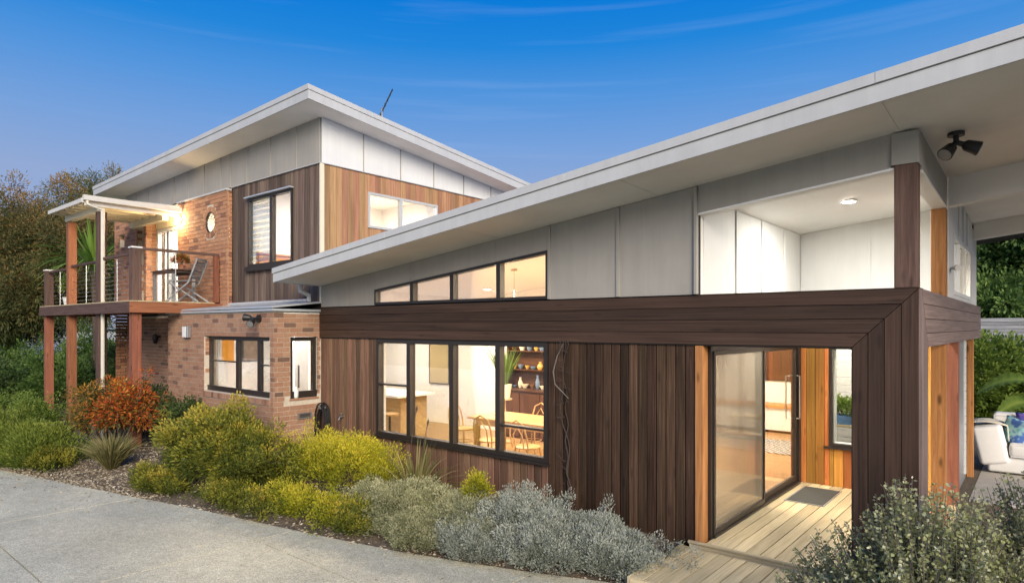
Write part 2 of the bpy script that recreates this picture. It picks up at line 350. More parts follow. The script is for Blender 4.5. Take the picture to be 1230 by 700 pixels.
def bricks(ax, face, a0, a1, z0, z1, ops, mat, parent, single, sgn=-1, off=0.0, circ=None):
    """running bond; face = outer coordinate, outward direction sgn; bricks .03 thick; single -> each brick an object"""
    H, L_, g = .076, .23, .010; m = MB(); k = 0; z = z0
    while z+.03 < z1:
        zt = min(z+H, z1); segs = [(a0, a1)]; ops_ = list(ops)
        if circ:
            dz = 0 if z <= circ[1] <= zt else min(abs(z-circ[1]), abs(zt-circ[1]))
            if dz < circ[2]: hw = math.sqrt(circ[2]**2-dz*dz); ops_.append((circ[0]-hw, circ[0]+hw, z-1, zt+1))
        for o in ops_:
            if o[0] is None: continue
            if o[2] < zt-.02 and o[3] > z+.02:
                ns = []
                for s0, s1 in segs:
                    if o[1] <= s0 or o[0] >= s1: ns.append((s0, s1)); continue
                    if o[0] > s0: ns.append((s0, o[0]))
                    if o[1] < s1: ns.append((o[1], s1))
                segs = ns
        ph = (0 if k % 2 else .12)+off
        for s0, s1 in segs:
            i = math.floor((s0-a0+ph)/(L_+g)); 
            while True:
                u = a0-ph+i*(L_+g); v = u+L_; i += 1
                if u >= s1-.015: break
                u_, v_ = max(u, s0), min(v, s1)
                if v_-u_ < .012: continue
                u_, v_ = round(u_*200)/200, round(v_*200)/200
                j = random.uniform(-.002, .002); f = face+j; q0, q1 = sorted((f, f-sgn*.03))
                b = (u_, v_, q0, q1, z, zt) if ax == 'Y' else (q0, q1, u_, v_, z, zt)
                if single: box('brick', *b, mat, parent, 0)
                else: m.box(*b, t=random.random())
        z += H+g; k += 1
    if not single and m.V: return stuff(m.build('brickwork', mat, parent, tint=True))
def window(ax, p, a0, a1, z0, z1, mulls, parent, fw=.05, dep=.07, mat=None, sgn=-1, rails=(), glass=None, zt=None, mw=None):
    """frame mesh (part) with panes and rails as sub-parts. p = outer face coordinate, body goes inward (-sgn)"""
    mat = mat or M_frame; glass = glass or M_glass; mw = mw or fw; q0, q1 = sorted((p, p-sgn*dep)); top = zt or (lambda a: z1)
    m = MB(); P4 = lambda u, v, lo, hi: [(u, lo(u)), (v, lo(v)), (v, hi(v)), (u, hi(u))]
    zb = lambda a: z0
    m.prism(P4(a0, a0+fw, zb, top), ax, q0, q1); m.prism(P4(a1-fw, a1, zb, top), ax, q0, q1)
    m.prism(P4(a0+fw, a1-fw, zb, lambda a: z0+fw), ax, q0, q1); m.prism(P4(a0+fw, a1-fw, lambda a: top(a)-fw, top), ax, q0, q1)
    for c in mulls: m.prism(P4(c-mw/2, c+mw/2, lambda a: z0+fw, lambda a: top(a)-fw), ax, q0, q1)
    fr = m.build('window', mat, parent)
    ed = [a0+fw]+[e for c in mulls for e in (c-mw/2, c+mw/2)]+[a1-fw]; gm = (q0+q1)/2
    for u, v in zip(ed[::2], ed[1::2]):
        g = .004; pr('pane', [(u, z0+fw), (v, z0+fw), (v, top(v)-fw), (u, top(u)-fw)], ax, gm-.003, gm+.003, glass, fr)
    for (u, v, z, h) in rails:
        b = (u, v, q0+.004, q1-.004, z-h/2, z+h/2) if ax == 'Y' else (q0+.004, q1-.004, u, v, z-h/2, z+h/2)
        box('glazing_bar', *b, mat, fr)
    return fr

# ------------------------------------------------------------------ ground, driveway, garden bed
gs = raw('ground', [(-900, -900, -.34), (900, -900, -.34), (900, 900, -.34), (-900, 900, -.34)], [(0, 1, 2, 3)], M_ground); struct(gs)
EDGE = [(-60, -9), (-30, -1.2), (-20, 1.65), (-14.517, 2.926), (-12.361, 3.365), (-10.614, 3.748), (-9.205, 4.07), (-7.682, 4.36), (-6.652, 4.571), (-5.671, 4.79), (-4.85, 5.037), (-4.115, 5.28), (-3.472, 5.53), (-3.06, 5.66)]
def edge_y(x):
    for (xa, ya), (xb, yb) in zip(EDGE[:-1], EDGE[1:]):
        if xa <= x <= xb: return ya+(yb-ya)*(x-xa)/(xb-xa)
    return 5.3
DRIVE = EDGE+[(-2.9, 5.2), (-1.25, 5.0), (-.2, 3.9), (1.2, 3.2), (9, 3.1), (9, -14), (-60, -14)]  # right end is unseen paving, extended to bounce light onto the soffit
def clip(poly, f):
    out = []
    for i, p in enumerate(poly):
        q = poly[(i+1) % len(poly)]; a, b = f(p), f(q)
        if a >= 0: out.append(p)
        if a*b < 0: t = a/(a-b); out.append((p[0]+(q[0]-p[0])*t, p[1]+(q[1]-p[1])*t))
    return out
dr = struct(MB().prism(DRIVE, 'Z', -.335, -.243).build('driveway', M_joint))
gx = [-60, -40, -26, -20, -16.9, -13.7, -10.5, -7.3, -4.1, -.9, 2.3, 5.5, 9]; gy = [-14, -9, -4.2, -2.15, -.12, 1.9, 3.93, 6]
for xa, xb in zip(gx[:-1], gx[1:]):
    for ya, yb in zip(gy[:-1], gy[1:]):
        p = DRIVE; g = .008
        for f in (lambda q: q[0]-xa-g, lambda q: xb-g-q[0], lambda q: q[1]-ya-g, lambda q: yb-g-q[1]): p = clip(p, f) if p else p
        if len(p) > 2:
            dz = 0 
            pr('concrete_slab', p, 'Z', -.25, -.22+dz, M_conc, dr)
# garden bed as a gently mounded sheet between the driveway edge and the walls
def bed_z(x, y):
    e = edge_y(x) if x < -3.06 else 5.0
    t = min(1, max(0, (y-e)/1.6)); n = .03*math.sin(x*3.1+y*1.7)+.025*math.sin(x*7.3-y*5.1)
    return -.225+t*.2+n*min(1, t*5)
V = []; F = []; nx, ny = 150, 26
for i in range(nx+1):
    x = -26+i*(26-3.02)/nx; e = edge_y(x)-.015
    for j in range(ny+1):
        y = e+(8.2-e)*(j/ny)**1.4; V.append((x, y, bed_z(x, y)))
for i in range(nx):
    for j in range(ny): a = i*(ny+1)+j; F.append((a, a+ny+1, a+ny+2, a+1))
struct(raw('garden_bed', V, F, M_soil, smooth=True))
V = []; F = []; nx, ny = 30, 60
for i in range(nx+1):
    for j in range(ny+1):
        x = -1.28+i*.3; y = 3.4+j*.5; V.append((x, y, -.2+.02*math.sin(x*4)+.02*math.sin(y*5) if y < 10.5 else -.05))
for i in range(nx):
    for j in range(ny): a = i*(ny+1)+j; F.append((a, a+ny+1, a+ny+2, a+1))
struct(raw('side_garden', V, F, M_soil, smooth=True))

# ------------------------------------------------------------------ the house
H = thing('house', 'modern house with skillion roofs, dark timber, grey panels and tan brickwork', 'house', (-10, 10, 0))
SL, SY = .113, .03
zs = lambda x, y=5.8: 3.12+SL*(x+10.2)-SY*(y-5.8)          # soffit of the front wing
zsw = lambda x: zs(x, 6.72)
# --- floors and inner rooms
bx('floor_slab', [(-14.3, -10.3, 6.0, 15.2, -.25, -.03), (-10.3, -2.96, 6.91, 15.2, -.25, -.03)], M_mortar, H)
fb = MB(); y = 5.98
while y < 15.1:
    fb.box(-14.28, -10.31 if y < 6.9 else -2.965, y, y+.128, -.028, 0); y += .131
stuff(fb.build('floorboards', M_floor, H))
# --- front wing: front wall
WIN = (-8.528, -4.985, .57, 2.145)
zct = lambda x: 2.975+.1068*(x+8.595)
CLE = (-8.6, -4.985, 2.72, zct)
ops = [WIN, CLE]
wall('wall', 'Y', 6.75, 6.80, -10.172, -2.93, -.25, lambda x: zsw(x)+.05, ops, M_wrap, H)
wall('wall_lining', 'Y', 6.80, 6.90, -10.14, -2.93, 0, lambda x: zsw(x)+.03, ops, M_plaster, H)
boards('cladding_board', 'Y', 6.72, 6.742, -10.165, WIN[0], -.12, 2.15, [], .117, .02, M_dark2, H, .002)
boards('cladding_board', 'Y', 6.72, 6.742, WIN[0], WIN[1], -.12, .56, [], .118, .016, M_dark2, H, .002)
boards('cladding_board', 'Y', 6.72, 6.742, WIN[1], -2.955, -.12, 2.15, [], .118, .013, M_dark, H, .002)
window('Y', 6.70, *WIN, [-7.725, -6.763, -5.85], H, fw=.06, dep=.11, mw=.085, rails=[(-8.468, -7.767, 1.41, .028), (-5.808, -5.045, .99, .028)])
bx('window_sill', [(-8.56, -4.95, 6.665, 6.72, .535, .568)], M_frame, H)
w = window('Y', 6.715, CLE[0], CLE[1], 2.722, None, [-7.665, -6.77, -5.85], H, fw=.04, dep=.1, mw=.075, zt=zct)
# upper grey panels
pj = [-10.16, -9.3, -7.7, -5.9, -4.965, -3.935, -2.945]
panels('cladding_panel', 'Y', 6.725, 6.745, pj, 2.715, lambda x: zsw(x)-.002, [(CLE[0]-.004, CLE[1]+.004, 2.6, lambda x: zct(x)+.004)], .006, M_panel, H)
for a in (-4.965, -3.935): box('batten', a-.022, a+.022, 6.705, 6.7245, 2.716, zsw(a)-.01, M_panel, H)
box('batten', -2.965, -2.93, 6.69, 6.745, 2.716, zsw(-2.95)-.01, M_panel, H)
# dark band with mitred portal
BZ, BW, BX = 2.163, .1343, -1.388
for k in range(4):
    z0, z1 = BZ+k*BW+.003, BZ+(k+1)*BW-.003
    mx = lambda z: BX+(z-BZ)
    pr('band_board', [(-10.168, z0), (mx(z0)-.004, z0), (mx(z1)-.004, z1), (-10.168, z1)], 'Y', 6.695, 6.735, M_band, H)
    x0, x1 = BX+k*BW+.003, BX+(k+1)*BW-.003
    pr('portal_board', [(x0, -.2), (x1, -.2), (x1, BZ+(x1-BX)-.004), (x0, BZ+(x0-BX)-.004)], 'Y', 6.695, 6.735, M_band, H)
bx('band_backing', [(-2.93, -1.40, 6.742, 6.95, 2.17, 2.69), (-1.375, -.858, 6.742, 7.12, -.2, 2.69)], M_wrap, H)
box('portal_soffit_board', -2.95, -1.388, 6.737, 6.96, 2.145, 2.167, M_band, H)
box('portal_jamb_board', -1.402, -1.38, 6.737, 7.13, -.2, 2.14, M_band, H)
box('band_capping', -2.93, -.85, 6.70, 6.97, 2.7, 2.712, M_band, H)
box('band_flashing', -10.168, -1.40, 6.70, 6.75, 2.151, 2.1615, M_wrap, H)
# side face of the portal and the side band
for k in range(3):
    y0, y1 = 6.70+k*.14+.003, 6.70+(k+1)*.14-.003; t = lambda y: BZ+.001 if y > 6.9 else BZ+BW*4
    pr('portal_board', [(y0, -.2), (y1, -.2), (y1, 2.70-(y1-6.70)*1.25), (y0, 2.70-(y0-6.70)*1.25)], 'X', -.852, -.828, M_bandsun, H)
for k in range(4):
    z0, z1 = BZ+k*BW+.003, BZ+(k+1)*BW-.003; st = lambda z: 6.705+(2.70-z)/1.25
    pr('band_board', [(st(z0), z0), (13.69, z0), (13.69, z1), (st(z1), z1)], 'X', -.852, -.827, M_bandsun, H)
bx('band_beam', [(-.98, -.856, 7.14, 8.79, 2.2, 2.66), (-.98, -.856, 8.96, 13.6, 2.2, 2.66)], M_wrap, H)
# --- roof of the front wing
XL, XR, YF, YB = -10.2, 3.2, 5.8, 12.55
def slab(name, x0, x1, y0, y1, lo, hi, mat):
    V = [(x, y, zs(x, y)+o) for o in (lo, hi) for (x, y) in ((x0, y0), (x1, y0), (x1, y1), (x0, y1))]
    return raw(name, V, [(3, 2, 1, 0), (4, 5, 6, 7), (0, 1, 5, 4), (1, 2, 6, 5), (2, 3, 7, 6), (3, 0, 4, 7)], mat, H)
slab('soffit_lining', XL+.03, XR, YF+.03, YB-.03, .004, .03, M_soffit)
slab('roof', XL+.02, XR+.1, YF+.02, 15.3, .2, .235, M_roof)
slab('roof_deck', -10.1, XR, 6.9, 15.2, .05, .18, M_wrap)
slab('fascia_board', XL, XR+.1, YF, YF+.025, 0, .145, M_fascia)
slab('fascia_capping', XL-.01, XR+.1, YF-.018, YF+.03, .152, .24, M_fascia)
slab('fascia_rebate', XL+.01, XR+.1, YF+.008, YF+.0245, .146, .151, M_wrap)
for nm, y0, y1, lo, hi in (('barge_board', YF+.026, 6.71, 0, .145), ('barge_capping', YF+.031, 6.71, .152, .24)):
    V = [(x, y, zs(x, y)+o) for o in (lo, hi) for (x, y) in ((XL-(.01 if lo else 0), y0), (XL+.025, y0), (XL+.025, y1), (XL-(.01 if lo else 0), y1))]
    raw(nm, V, [(3, 2, 1, 0), (4, 5, 6, 7), (0, 1, 5, 4), (1, 2, 6, 5), (2, 3, 7, 6), (3, 0, 4, 7)], M_fascia, H)
slab('eave_beam', -.84, XR, 8.92, 9.06, -.33, .003, M_soffit)
slab('eave_beam', -.84, XR, 12.40, 12.54, -.25, .003, M_soffit)
# inner ceiling of the wing
slab('ceiling', -10.12, -2.99, 6.9, 15.2, .0, .045, M_plaster)
for x in (-7.2, -4.1, -1.0, 2.0):
    V = [(x+dx, y, zs(x+dx)+o) for y in (YF-.0215, YF-.018) for dx, o in ((-.03, .153), (.03, .153), (.03, .239), (-.03, .239))]
    raw('fascia_joint', V, [(0, 1, 2, 3), (7, 6, 5, 4), (0, 4, 5, 1), (1, 5, 6, 2), (2, 6, 7, 3), (3, 7, 4, 0)], M_fascia, H)
for x in (-8.2, -5.8, -3.4, -1.0, 1.4): slab('soffit_joint', x-.004, x+.004, YF+.03, 8.9 if x > -.9 else 6.72, -.0015, .0035, M_soffit)
# --- entry recess
zh = lambda x: 3.611+.108*(x+2.925)
pr('header_panel', [(-2.928, zh(-2.928)), (-1.07, zh(-1.07)), (-1.07, zsw(-1.07)+.003), (-2.928, zsw(-2.928)+.003)], 'Y', 6.725, 6.86, M_panel, H)
pr('header_trim', [(-2.928, zh(-2.928)-.022), (-1.05, zh(-1.05)-.022), (-1.05, zh(-1.05)-.001), (-2.928, zh(-2.928)-.001)], 'Y', 6.72, 6.87, M_white, H)
box('corner_post_casing', -1.066, -.852, 6.70, 6.905, 3.83, zs(-.95, 6.9)-.01, M_panel, H)
box('corner_post', -1.045, -.865, 6.712, 6.893, 2.713, 3.829, M_postdk, H)
pr('side_header', [(6.91, 3.80), (8.915, 3.74), (8.915, zs(-.86, 8.9)), (6.91, zs(-.86, 6.9))], 'X', -.98, -.856, M_panel, H)
pr('header_trim', [(6.91, 3.777), (8.915, 3.717), (8.915, 3.739), (6.91, 3.799)], 'X', -.99, -.848, M_white, H)
zrc = lambda x, y=7: 3.80+.108*(x+2.93)
V = [(x, y, zrc(x)+o) for o in (0, .02) for (x, y) in ((-2.93, 6.87), (-.99, 6.87), (-.99, 10.6), (-2.93, 10.6))]
raw('recess_ceiling', V, [(3, 2, 1, 0), (4, 5, 6, 7), (0, 1, 5, 4), (1, 2, 6, 5), (2, 3, 7, 6), (3, 0, 4, 7)], M_white, H)
wall('wall', 'X', -2.985, -2.945, 6.9, 15.2, 2.19, 3.95, [], M_plaster, H)
panels('cladding_panel', 'X', -2.943, -2.925, [6.88, 7.84, 8.78, 9.75, 10.575], 2.2, 3.796, [], .0, M_panelw, H)
battens('X', -2.9245, -2.905, [7.84, 8.78, 9.75], 2.2, 3.79, .03, M_panelw, H)
wall('wall', 'Y', 10.61, 10.75, -2.98, -.9, -.2, 3.98, [(-2.44, -1.55, .59, 2.06)], M_plaster, H)
panels('cladding_panel', 'Y', 10.58, 10.605, [-2.92, -1.955, -.99], 2.4, lambda x: zrc(x)-.003, [], .0, M_panelw, H)
battens('Y', 10.562, 10.5795, [-1.955, -1.0], 2.4, lambda x: zrc(x)-.006, .03, M_panelw, H)
bx('recess_ledge', [(-2.86, -.99, 10.33, 10.575, 2.16, 2.4)], M_panelw, H)
# lower back wall in honey cedar
WB = (-2.44, -1.5, .585, 2.07)
boards('lining_board', 'Y', 10.29, 10.312, -2.885, -.99, -.01, 2.155, [WB], .125, .005, M_honey, H, .002)
wall('wall', 'Y', 10.315, 10.36, -2.9, -.9, -.2, 2.15, [WB], M_wrap, H)
window('Y', 10.27, *WB, [-1.9], H, fw=.045, dep=.09)
bx('window_sill', [(-2.5, -1.47, 10.235, 10.289, .555, .583)], M_frame, H)
for i in range(14):
    z = .66+i*.098
    V = [(x, y, zz) for x in (-2.39, -2.335) for (y, zz) in ((10.30, z), (10.305, z+.004), (10.335, z+.09), (10.33, z+.086))]
    raw('louvre_blade', V, [(0, 1, 2, 3), (7, 6, 5, 4), (0, 4, 5, 1), (1, 5, 6, 2), (2, 6, 7, 3), (3, 7, 4, 0)], M_blade, H)
for i in range(20): box('weatherboard', -2.9, -.92, 12.2, 12.225, .05+i*.13, .05+i*.13+.126, M_panelw, H)
# side posts, dark door, upper side wall
box('post', -1.0, -.853, 8.80, 8.95, -.15, 3.72, M_postor, H)
box('post', -.985, -.853, 10.20, 10.33, -.15, 2.19, M_postrd, H)
box('post', -.94, -.853, 12.55, 12.66, -.15, 2.19, M_postor, H)
dd = box('side_door', -1.0, -.95, 10.5, 12.5, -.05, 2.15, M_greymetal, H)
box('handle', -.949, -.925, 10.75, 10.78, .95, 1.1, M_black, dd)
SW = (9.62, 12.0, 2.76, 3.52)
wall('wall', 'X', -.99, -.88, 9.06, 13.6, 2.67, lambda y: zs(-.9, y)-.001, [SW], M_plaster, H)
panels('cladding_panel', 'X', -.878, -.856, [9.065, 9.6, 10.2, 10.8, 11.4, 12.0, 12.38], 2.705, lambda y: zs(-.86, y)-.006, [(SW[0]-.003, SW[1]+.003, SW[2]-.003, SW[3]+.003)], .008, M_panelw, H)
battens('X', -.8555, -.838, [10.2, 10.8, 11.4], 3.53, lambda y: zs(-.86, y)-.008, .03, M_panelw, H)
window('X', -.85, *SW, [10.4, 11.2], H, fw=.05, dep=.07, mat=M_white, sgn=1)
# --- sliding entry door along X=-2.86
box('door_jamb', -2.952, -2.862, 6.70, 6.84, -.05, 2.148, M_postor, H)
ds = bx('entry_door', [(-2.95, -2.83, 6.845, 6.90, .0, 2.14), (-2.95, -2.83, 10.19, 10.285, .0, 2.14), (-2.95, -2.83, 6.90, 10.19, 2.085, 2.14), (-2.95, -2.80, 6.90, 10.19, -.02, .03)], M_frame, H)
def leaf(x, y0, y1, fw, name, mat):
    l = bx(name, [(x, x+.035, y0, y0+fw, .035, 2.083), (x, x+.035, y1-fw, y1, .035, 2.083), (x, x+.035, y0+fw, y1-fw, .035, .035+fw*1.3), (x, x+.035, y0+fw, y1-fw, 2.083-fw, 2.083)], M_frame, ds)
    box('pane', x+.014, x+.020, y0+fw, y1-fw, .035+fw*1.3, 2.083-fw, mat, ds, 0); return l
leaf(-2.935, 6.905, 8.62, .06, 'fixed_leaf', M_glass)
leaf(-2.895, 8.55, 10.185, .065, 'sliding_leaf', M_glass)
leaf(-2.85, 6.905, 8.60, .045, 'screen_leaf', M_screen)
tube('pull_handle', [(-2.85, 10.11, .98), (-2.80, 10.11, .98), (-2.80, 10.11, 1.62), (-2.85, 10.11, 1.62)], .011, M_steel, ds)
tube('pull_handle', [(-2.91, 9.98, .98), (-2.96, 9.98, .98), (-2.96, 9.98, 1.62), (-2.91, 9.98, 1.62)], .011, M_steel, ds)
box('lock', -2.86, -2.845, 10.09, 10.14, .82, .92, M_black, ds)
# --- brick room
XA, XB, YBF = -14.45, -10.17, 5.787
FW = (-12.768, -10.28, 1.105, 2.175); SWN = (6.116, 6.66, 1.085, 2.175)
Yc = YBF+.012
wall('brick_wall', 'Y', Yc-.004, 5.93, XA+.01, XB-.13, -.25, 2.62, [FW], M_mortar, H)
wall('brick_wall', 'X', XB-.13, XB-.008, Yc-.004, 6.94, -.25, 2.62, [SWN], M_mortar, H)
wall('wall_lining', 'Y', 5.931, 5.985, XA+.1, XB-.14, 0, 2.6, [FW], M_plaster, H)
wall('brick_wall', 'X', XA, XA+.09, 5.931, 6.72, -.25, 2.62, [], M_mortar, H)
bwp = H
# nearest brickwork: every brick an object; the receding rest joined
bricks('X', XB, YBF+.012, 6.715, -.147, 2.62, [SWN, (6.0, 6.8, 1.02, 1.085)], M_brick, bwp, True, 1, .05)
bricks('Y', YBF, -11.35, XB-.0, -.147, 2.62, [(FW[0], FW[1], 1.0, 2.18)], M_brick, bwp, True, -1)
bricks('Y', YBF, XA, -11.36, -.147, 2.62, [(FW[0], FW[1], 1.0, 2.18)], M_brick, bwp, False, -1)
u = FW[0]
while u < FW[1]-.05:   # sloping sill course of headers
    box('sill_brick', u+.003, u+.083, YBF-.02, 5.90, .985, 1.088, M_brick, bwp, 0); u += .086
bricks('X', FW[0]+.0, YBF+.03, 5.92, 1.105, 2.175, [], M_brickor, bwp, False, 1)
window('Y', 5.885, FW[0]+.012, FW[1], 1.10, 2.17, [-11.62, -10.83], H, fw=.07, dep=.06, mw=.11, rails=[(-12.7, -11.665, 1.69, .024), (-10.785, -10.335, 1.67, .024)])
bx('window_sill', [(FW[0]+.01, FW[1], 5.85, 5.884, 1.09, 1.205)], M_frame, H)
window('X', XB-.05, SWN[0], SWN[1], 1.09, 2.17, [], H, fw=.07, dep=.07, sgn=1)
bx('window_sill', [(XB-.049, XB-.02, SWN[0]+.004, SWN[1]-.004, 1.088, 1.21)], M_frame, H)
bx('sill_flashing', [(XB-.1, XB+.012, 6.10, 6.68, 1.055, 1.083)], M_brickor, H)
# its low roof
zbr = lambda y: 2.70+(y-5.74)*.11
V = [(x, y, zbr(y)+o) for o in (-.02, .012) for (x, y) in ((-13.66, 5.73), (-10.12, 5.73), (-10.12, 6.715), (-13.66, 6.715))]
raw('low_roof', V, [(3, 2, 1, 0), (4, 5, 6, 7), (0, 1, 5, 4), (1, 2, 6, 5), (2, 3, 7, 6), (3, 0, 4, 7)], M_gal, H)
bx('roof_flashing', [(XA-.02, -10.118, 5.745, 5.784, 2.628, 2.668), (-10.166, -10.118, 5.785, 6.69, 2.628, 2.668)], M_gal, H)
bx('low_roof_deck', [(XA, XB-.01, 5.80, 6.715, 2.60, 2.66)], M_mortar, H)
tube('downpipe', [(-10.28, 6.38, zs(-10.2, 6.4)+.02), (-10.28, 6.38, 3.0), (-10.28, 6.55, 2.93), (-10.28, 6.55, 2.84), (-10.40, 6.60, 2.83), (-13.4, 6.62, 2.82)], .045, M_fascia, H)
# --- upper storey
zu = lambda x, y: 6.27+.026*(x+9.67)-.106*(y-6.15)
zuf = lambda x: zu(x, 6.72)
UW = (-12.79, -11.10, 3.60, 5.02)
wall('wall', 'Y', 6.755, 6.80, -19.55, -10.22, 2.3, lambda x: zuf(x)+.03, [UW, (-17.3, -16.0, 2.85, 4.8), (-14.9, -13.66, 4.3, 5.05)], M_wrap, H)
wall('wall_lining', 'Y', 6.80, 6.88, -13.5, -10.22, 2.9, lambda x: zuf(x)+.02, [UW], M_plaster, H)
boards('weathered_board', 'Y', 6.725, 6.75, -13.49, -10.19, 2.80, 5.35, [(UW[0], UW[1], UW[2], UW[3])], .105, .006, M_weath, H, .003)
uw = window('Y', 6.70, *UW, [-11.87], H, fw=.05, dep=.09, mw=.09)
bx('window_sill', [(UW[0]-.03, UW[1]+.03, 6.64, 6.7, UW[2]-.10, UW[2])], M_frame, H)
bx('window_head_flashing', [(UW[0]-.04, UW[1]+.04, 6.63, 6.715, UW[3]+.003, UW[3]+.03)], M_gal, H)
for i in range(11):   # glass louvres of the left sash
    z = 3.69+i*.12
    V = [(x, y, zz) for x in (-12.735, -11.93) for (y, zz) in ((6.715, z), (6.721, z+.004), (6.765, z+.115), (6.759, z+.111))]
    raw('louvre_blade', V, [(0, 1, 2, 3), (7, 6, 5, 4), (0, 4, 5, 1), (1, 5, 6, 2), (2, 6, 7, 3), (3, 7, 4, 0)], M_blade, uw)
uj = [-19.55, -18.8, -18.0, -17.2, -16.4, -15.6, -14.8, -14.0, -13.55, -12.84, -11.9, -10.95, -10.19]
panels('upper_panel', 'Y', 6.715, 6.74, uj, 5.372, lambda x: zuf(x)-.003, [], .006, M_panel, H)
battens('Y', 6.70, 6.7145, uj[1:-1], 5.372, lambda x: zuf(x)-.01, .022, M_panel, H)
box('panel_flashing', -13.5, -10.16, 6.69, 6.75, 5.353, 5.369, M_fascia, H)
bx('panel_flashing', [(-15.97, -13.49, 6.585, 6.71, 5.30, 5.335)], M_fascia, H)
# right hand face
UR = (7.79, 9.65, 4.30, 5.0)
wall('wall', 'X', -10.26, -10.205, 6.755, 14.5, 2.3, lambda y: zu(-10.2, y)+.03, [UR], M_wrap, H)
wall('wall_lining', 'X', -10.34, -10.26, 6.88, 14.4, 2.9, lambda y: zu(-10.2, y)+.02, [UR], M_plaster, H)
boards('cedar_board', 'X', -10.195, -10.172, 6.80, 14.5, 2.85, 5.35, [UR], .13, .005, M_cedar, H, .003)
box('corner_trim', -10.20, -10.155, 6.715, 6.795, 2.8, 5.352, M_cream, H)
box('panel_flashing', -10.20, -10.14, 6.751, 14.5, 5.353, 5.369, M_fascia, H)
rj = [6.745, 7.67, 8.6, 9.53, 10.46, 11.39, 12.32, 13.3, 14.5]
panels('upper_panel', 'X', -10.185, -10.16, rj, 5.372, lambda y: zu(-10.17, y)-.003, [], .006, M_panelw, H)
battens('X', -10.1595, -10.145, rj[1:-1], 5.372, lambda y: zu(-10.17, y)-.01, .022, M_panel, H)
window('X', -10.15, *UR, [8.62], H, fw=.045, dep=.08, mat=M_fascia, sgn=1, mw=.07)
# upper roof
def uslab(name, x0, x1, y0, y1, lo, hi, mat):
    V = [(x, y, zu(x, y)+o) for o in (lo, hi) for (x, y) in ((x0, y0), (x1, y0), (x1, y1), (x0, y1))]
    return raw(name, V, [(3, 2, 1, 0), (4, 5, 6, 7), (0, 1, 5, 4), (1, 2, 6, 5), (2, 3, 7, 6), (3, 0, 4, 7)], mat, H)
UXL, UXR, UYF, UYB = -20.28, -9.67, 6.15, 14.8
uslab('roof', UXL+.02, UXR-.02, UYF+.02, UYB, .2, .24, M_roof)
uslab('soffit_lining', UXL+.03, UXR-.03, UYF+.03, UYB-.03, .004, .03, M_soffit)
uslab('fascia_board', UXL, UXR, UYF, UYF+.025, 0, .15, M_fascia)
uslab('fascia_capping', UXL-.01, UXR+.012, UYF-.015, UYF+.03, .157, .245, M_fascia)
uslab('fascia_board', UXR-.025, UXR, UYF+.026, UYB, 0, .15, M_fascia)
uslab('fascia_capping', UXR-.03, UXR+.012, UYF+.031, UYB, .157, .245, M_fascia)
uslab('fascia_board', UXL, UXL+.025, UYF+.026, UYB, 0, .15, M_fascia)
# orange brickwork of the upper storey with the round window
RC, RR = (-14.28, 4.68), .29
wall('brick_wall', 'Y', 6.622, 6.66, -15.97, -13.51, 2.68, 5.3, [(-14.57, -13.99, 4.39, 4.97)], M_mortar, H)
m = MB()     # mortar corners round the circular opening
for k in range(24):
    a0, a1 = 2*math.pi*k/24, 2*math.pi*(k+1)/24
    sq = lambda a: (.295/max(abs(math.cos(a)), abs(math.sin(a))))
    m.prism([(RC[0]+math.cos(a)*r, RC[1]+math.sin(a)*r) for a, r in ((a0, .235), (a1, .235), (a1, max(.24, sq(a1))), (a0, max(.24, sq(a0))))], 'Y', 6.622, 6.65)
m.build('brick_wall', M_mortar, H)
bricks('Y', 6.61, -15.96, -13.50, 2.76, 5.29, [], M_brickor, H, False, -1, 0, (*RC, .356))
bricks('X', -13.50, 6.63, 6.72, 2.76, 5.29, [], M_brickor, H, False, 1, .1)
for k in range(24):
    a = 2*math.pi*k/24; da = math.pi/24*.86
    pr('ring_brick', [(RC[0]+math.cos(t)*r, RC[1]+math.sin(t)*r) for t, r in ((a-da, .24), (a+da, .24), (a+da, .35), (a-da, .35))], 'Y', 6.604, 6.64, M_brickor, H)
m = MB(); n = 32
for k in range(n):
    a0, a1 = 2*math.pi*k/n, 2*math.pi*(k+1)/n
    m.prism([(RC[0]+math.cos(a)*r, RC[1]+math.sin(a)*r) for a, r in ((a0, .205), (a1, .205), (a1, .238), (a0, .238))], 'Y', 6.615, 6.645)
rw = m.build('round_window', M_frame, H)
pr('pane', [(RC[0]+math.cos(2*math.pi*k/n)*.205, RC[1]+math.sin(2*math.pi*k/n)*.205) for k in range(n)], 'Y', 6.632, 6.637, M_glass, rw)
# glazed balcony door, brick wing beyond it
bd = bx('balcony_door', [(-17.3, -17.22, 6.66, 6.74, 2.86, 4.8), (-16.06, -15.975, 6.66, 6.74, 2.86, 4.8), (-17.22, -16.06, 6.66, 6.74, 4.72, 4.8), (-17.22, -16.06, 6.66, 6.74, 2.86, 2.94)], M_white, H)
box('meeting_stile', -16.70, -16.58, 6.655, 6.735, 2.941, 4.719, M_greymetal, bd)
box('pane', -17.22, -16.701, 6.69, 6.696, 2.941, 4.719, M_glass, bd, 0); box('pane', -16.579, -16.06, 6.69, 6.696, 2.941, 4.719, M_glass, bd, 0)
bx('door_head', [(-17.3, -15.98, 6.63, 6.70, 4.805, 5.3)], M_cream, H)
LW = (-17.95, -17.5, 2.86, 4.85); LS = (-19.2, -18.8, 4.45, 4.82)
wall('brick_wall', 'Y', 6.432, 6.7, -19.5, -17.362, 2.68, 5.3, [LW, LS], M_mortar, H)
bricks('Y', 6.42, -19.5, -17.35, 2.76, 5.3, [LW, LS], M_brickor, H, False, -1)
bricks('X', -17.35, 6.44, 6.66, 2.76, 5.3, [], M_brickor, H, False, 1)
bricks('X', LW[0], 6.44, 6.66, 2.86, 4.85, [], M_brickor, H, False, 1); bricks('X', LS[0], 6.44, 6.66, 4.45, 4.82, [], M_brickor, H, False, 1)
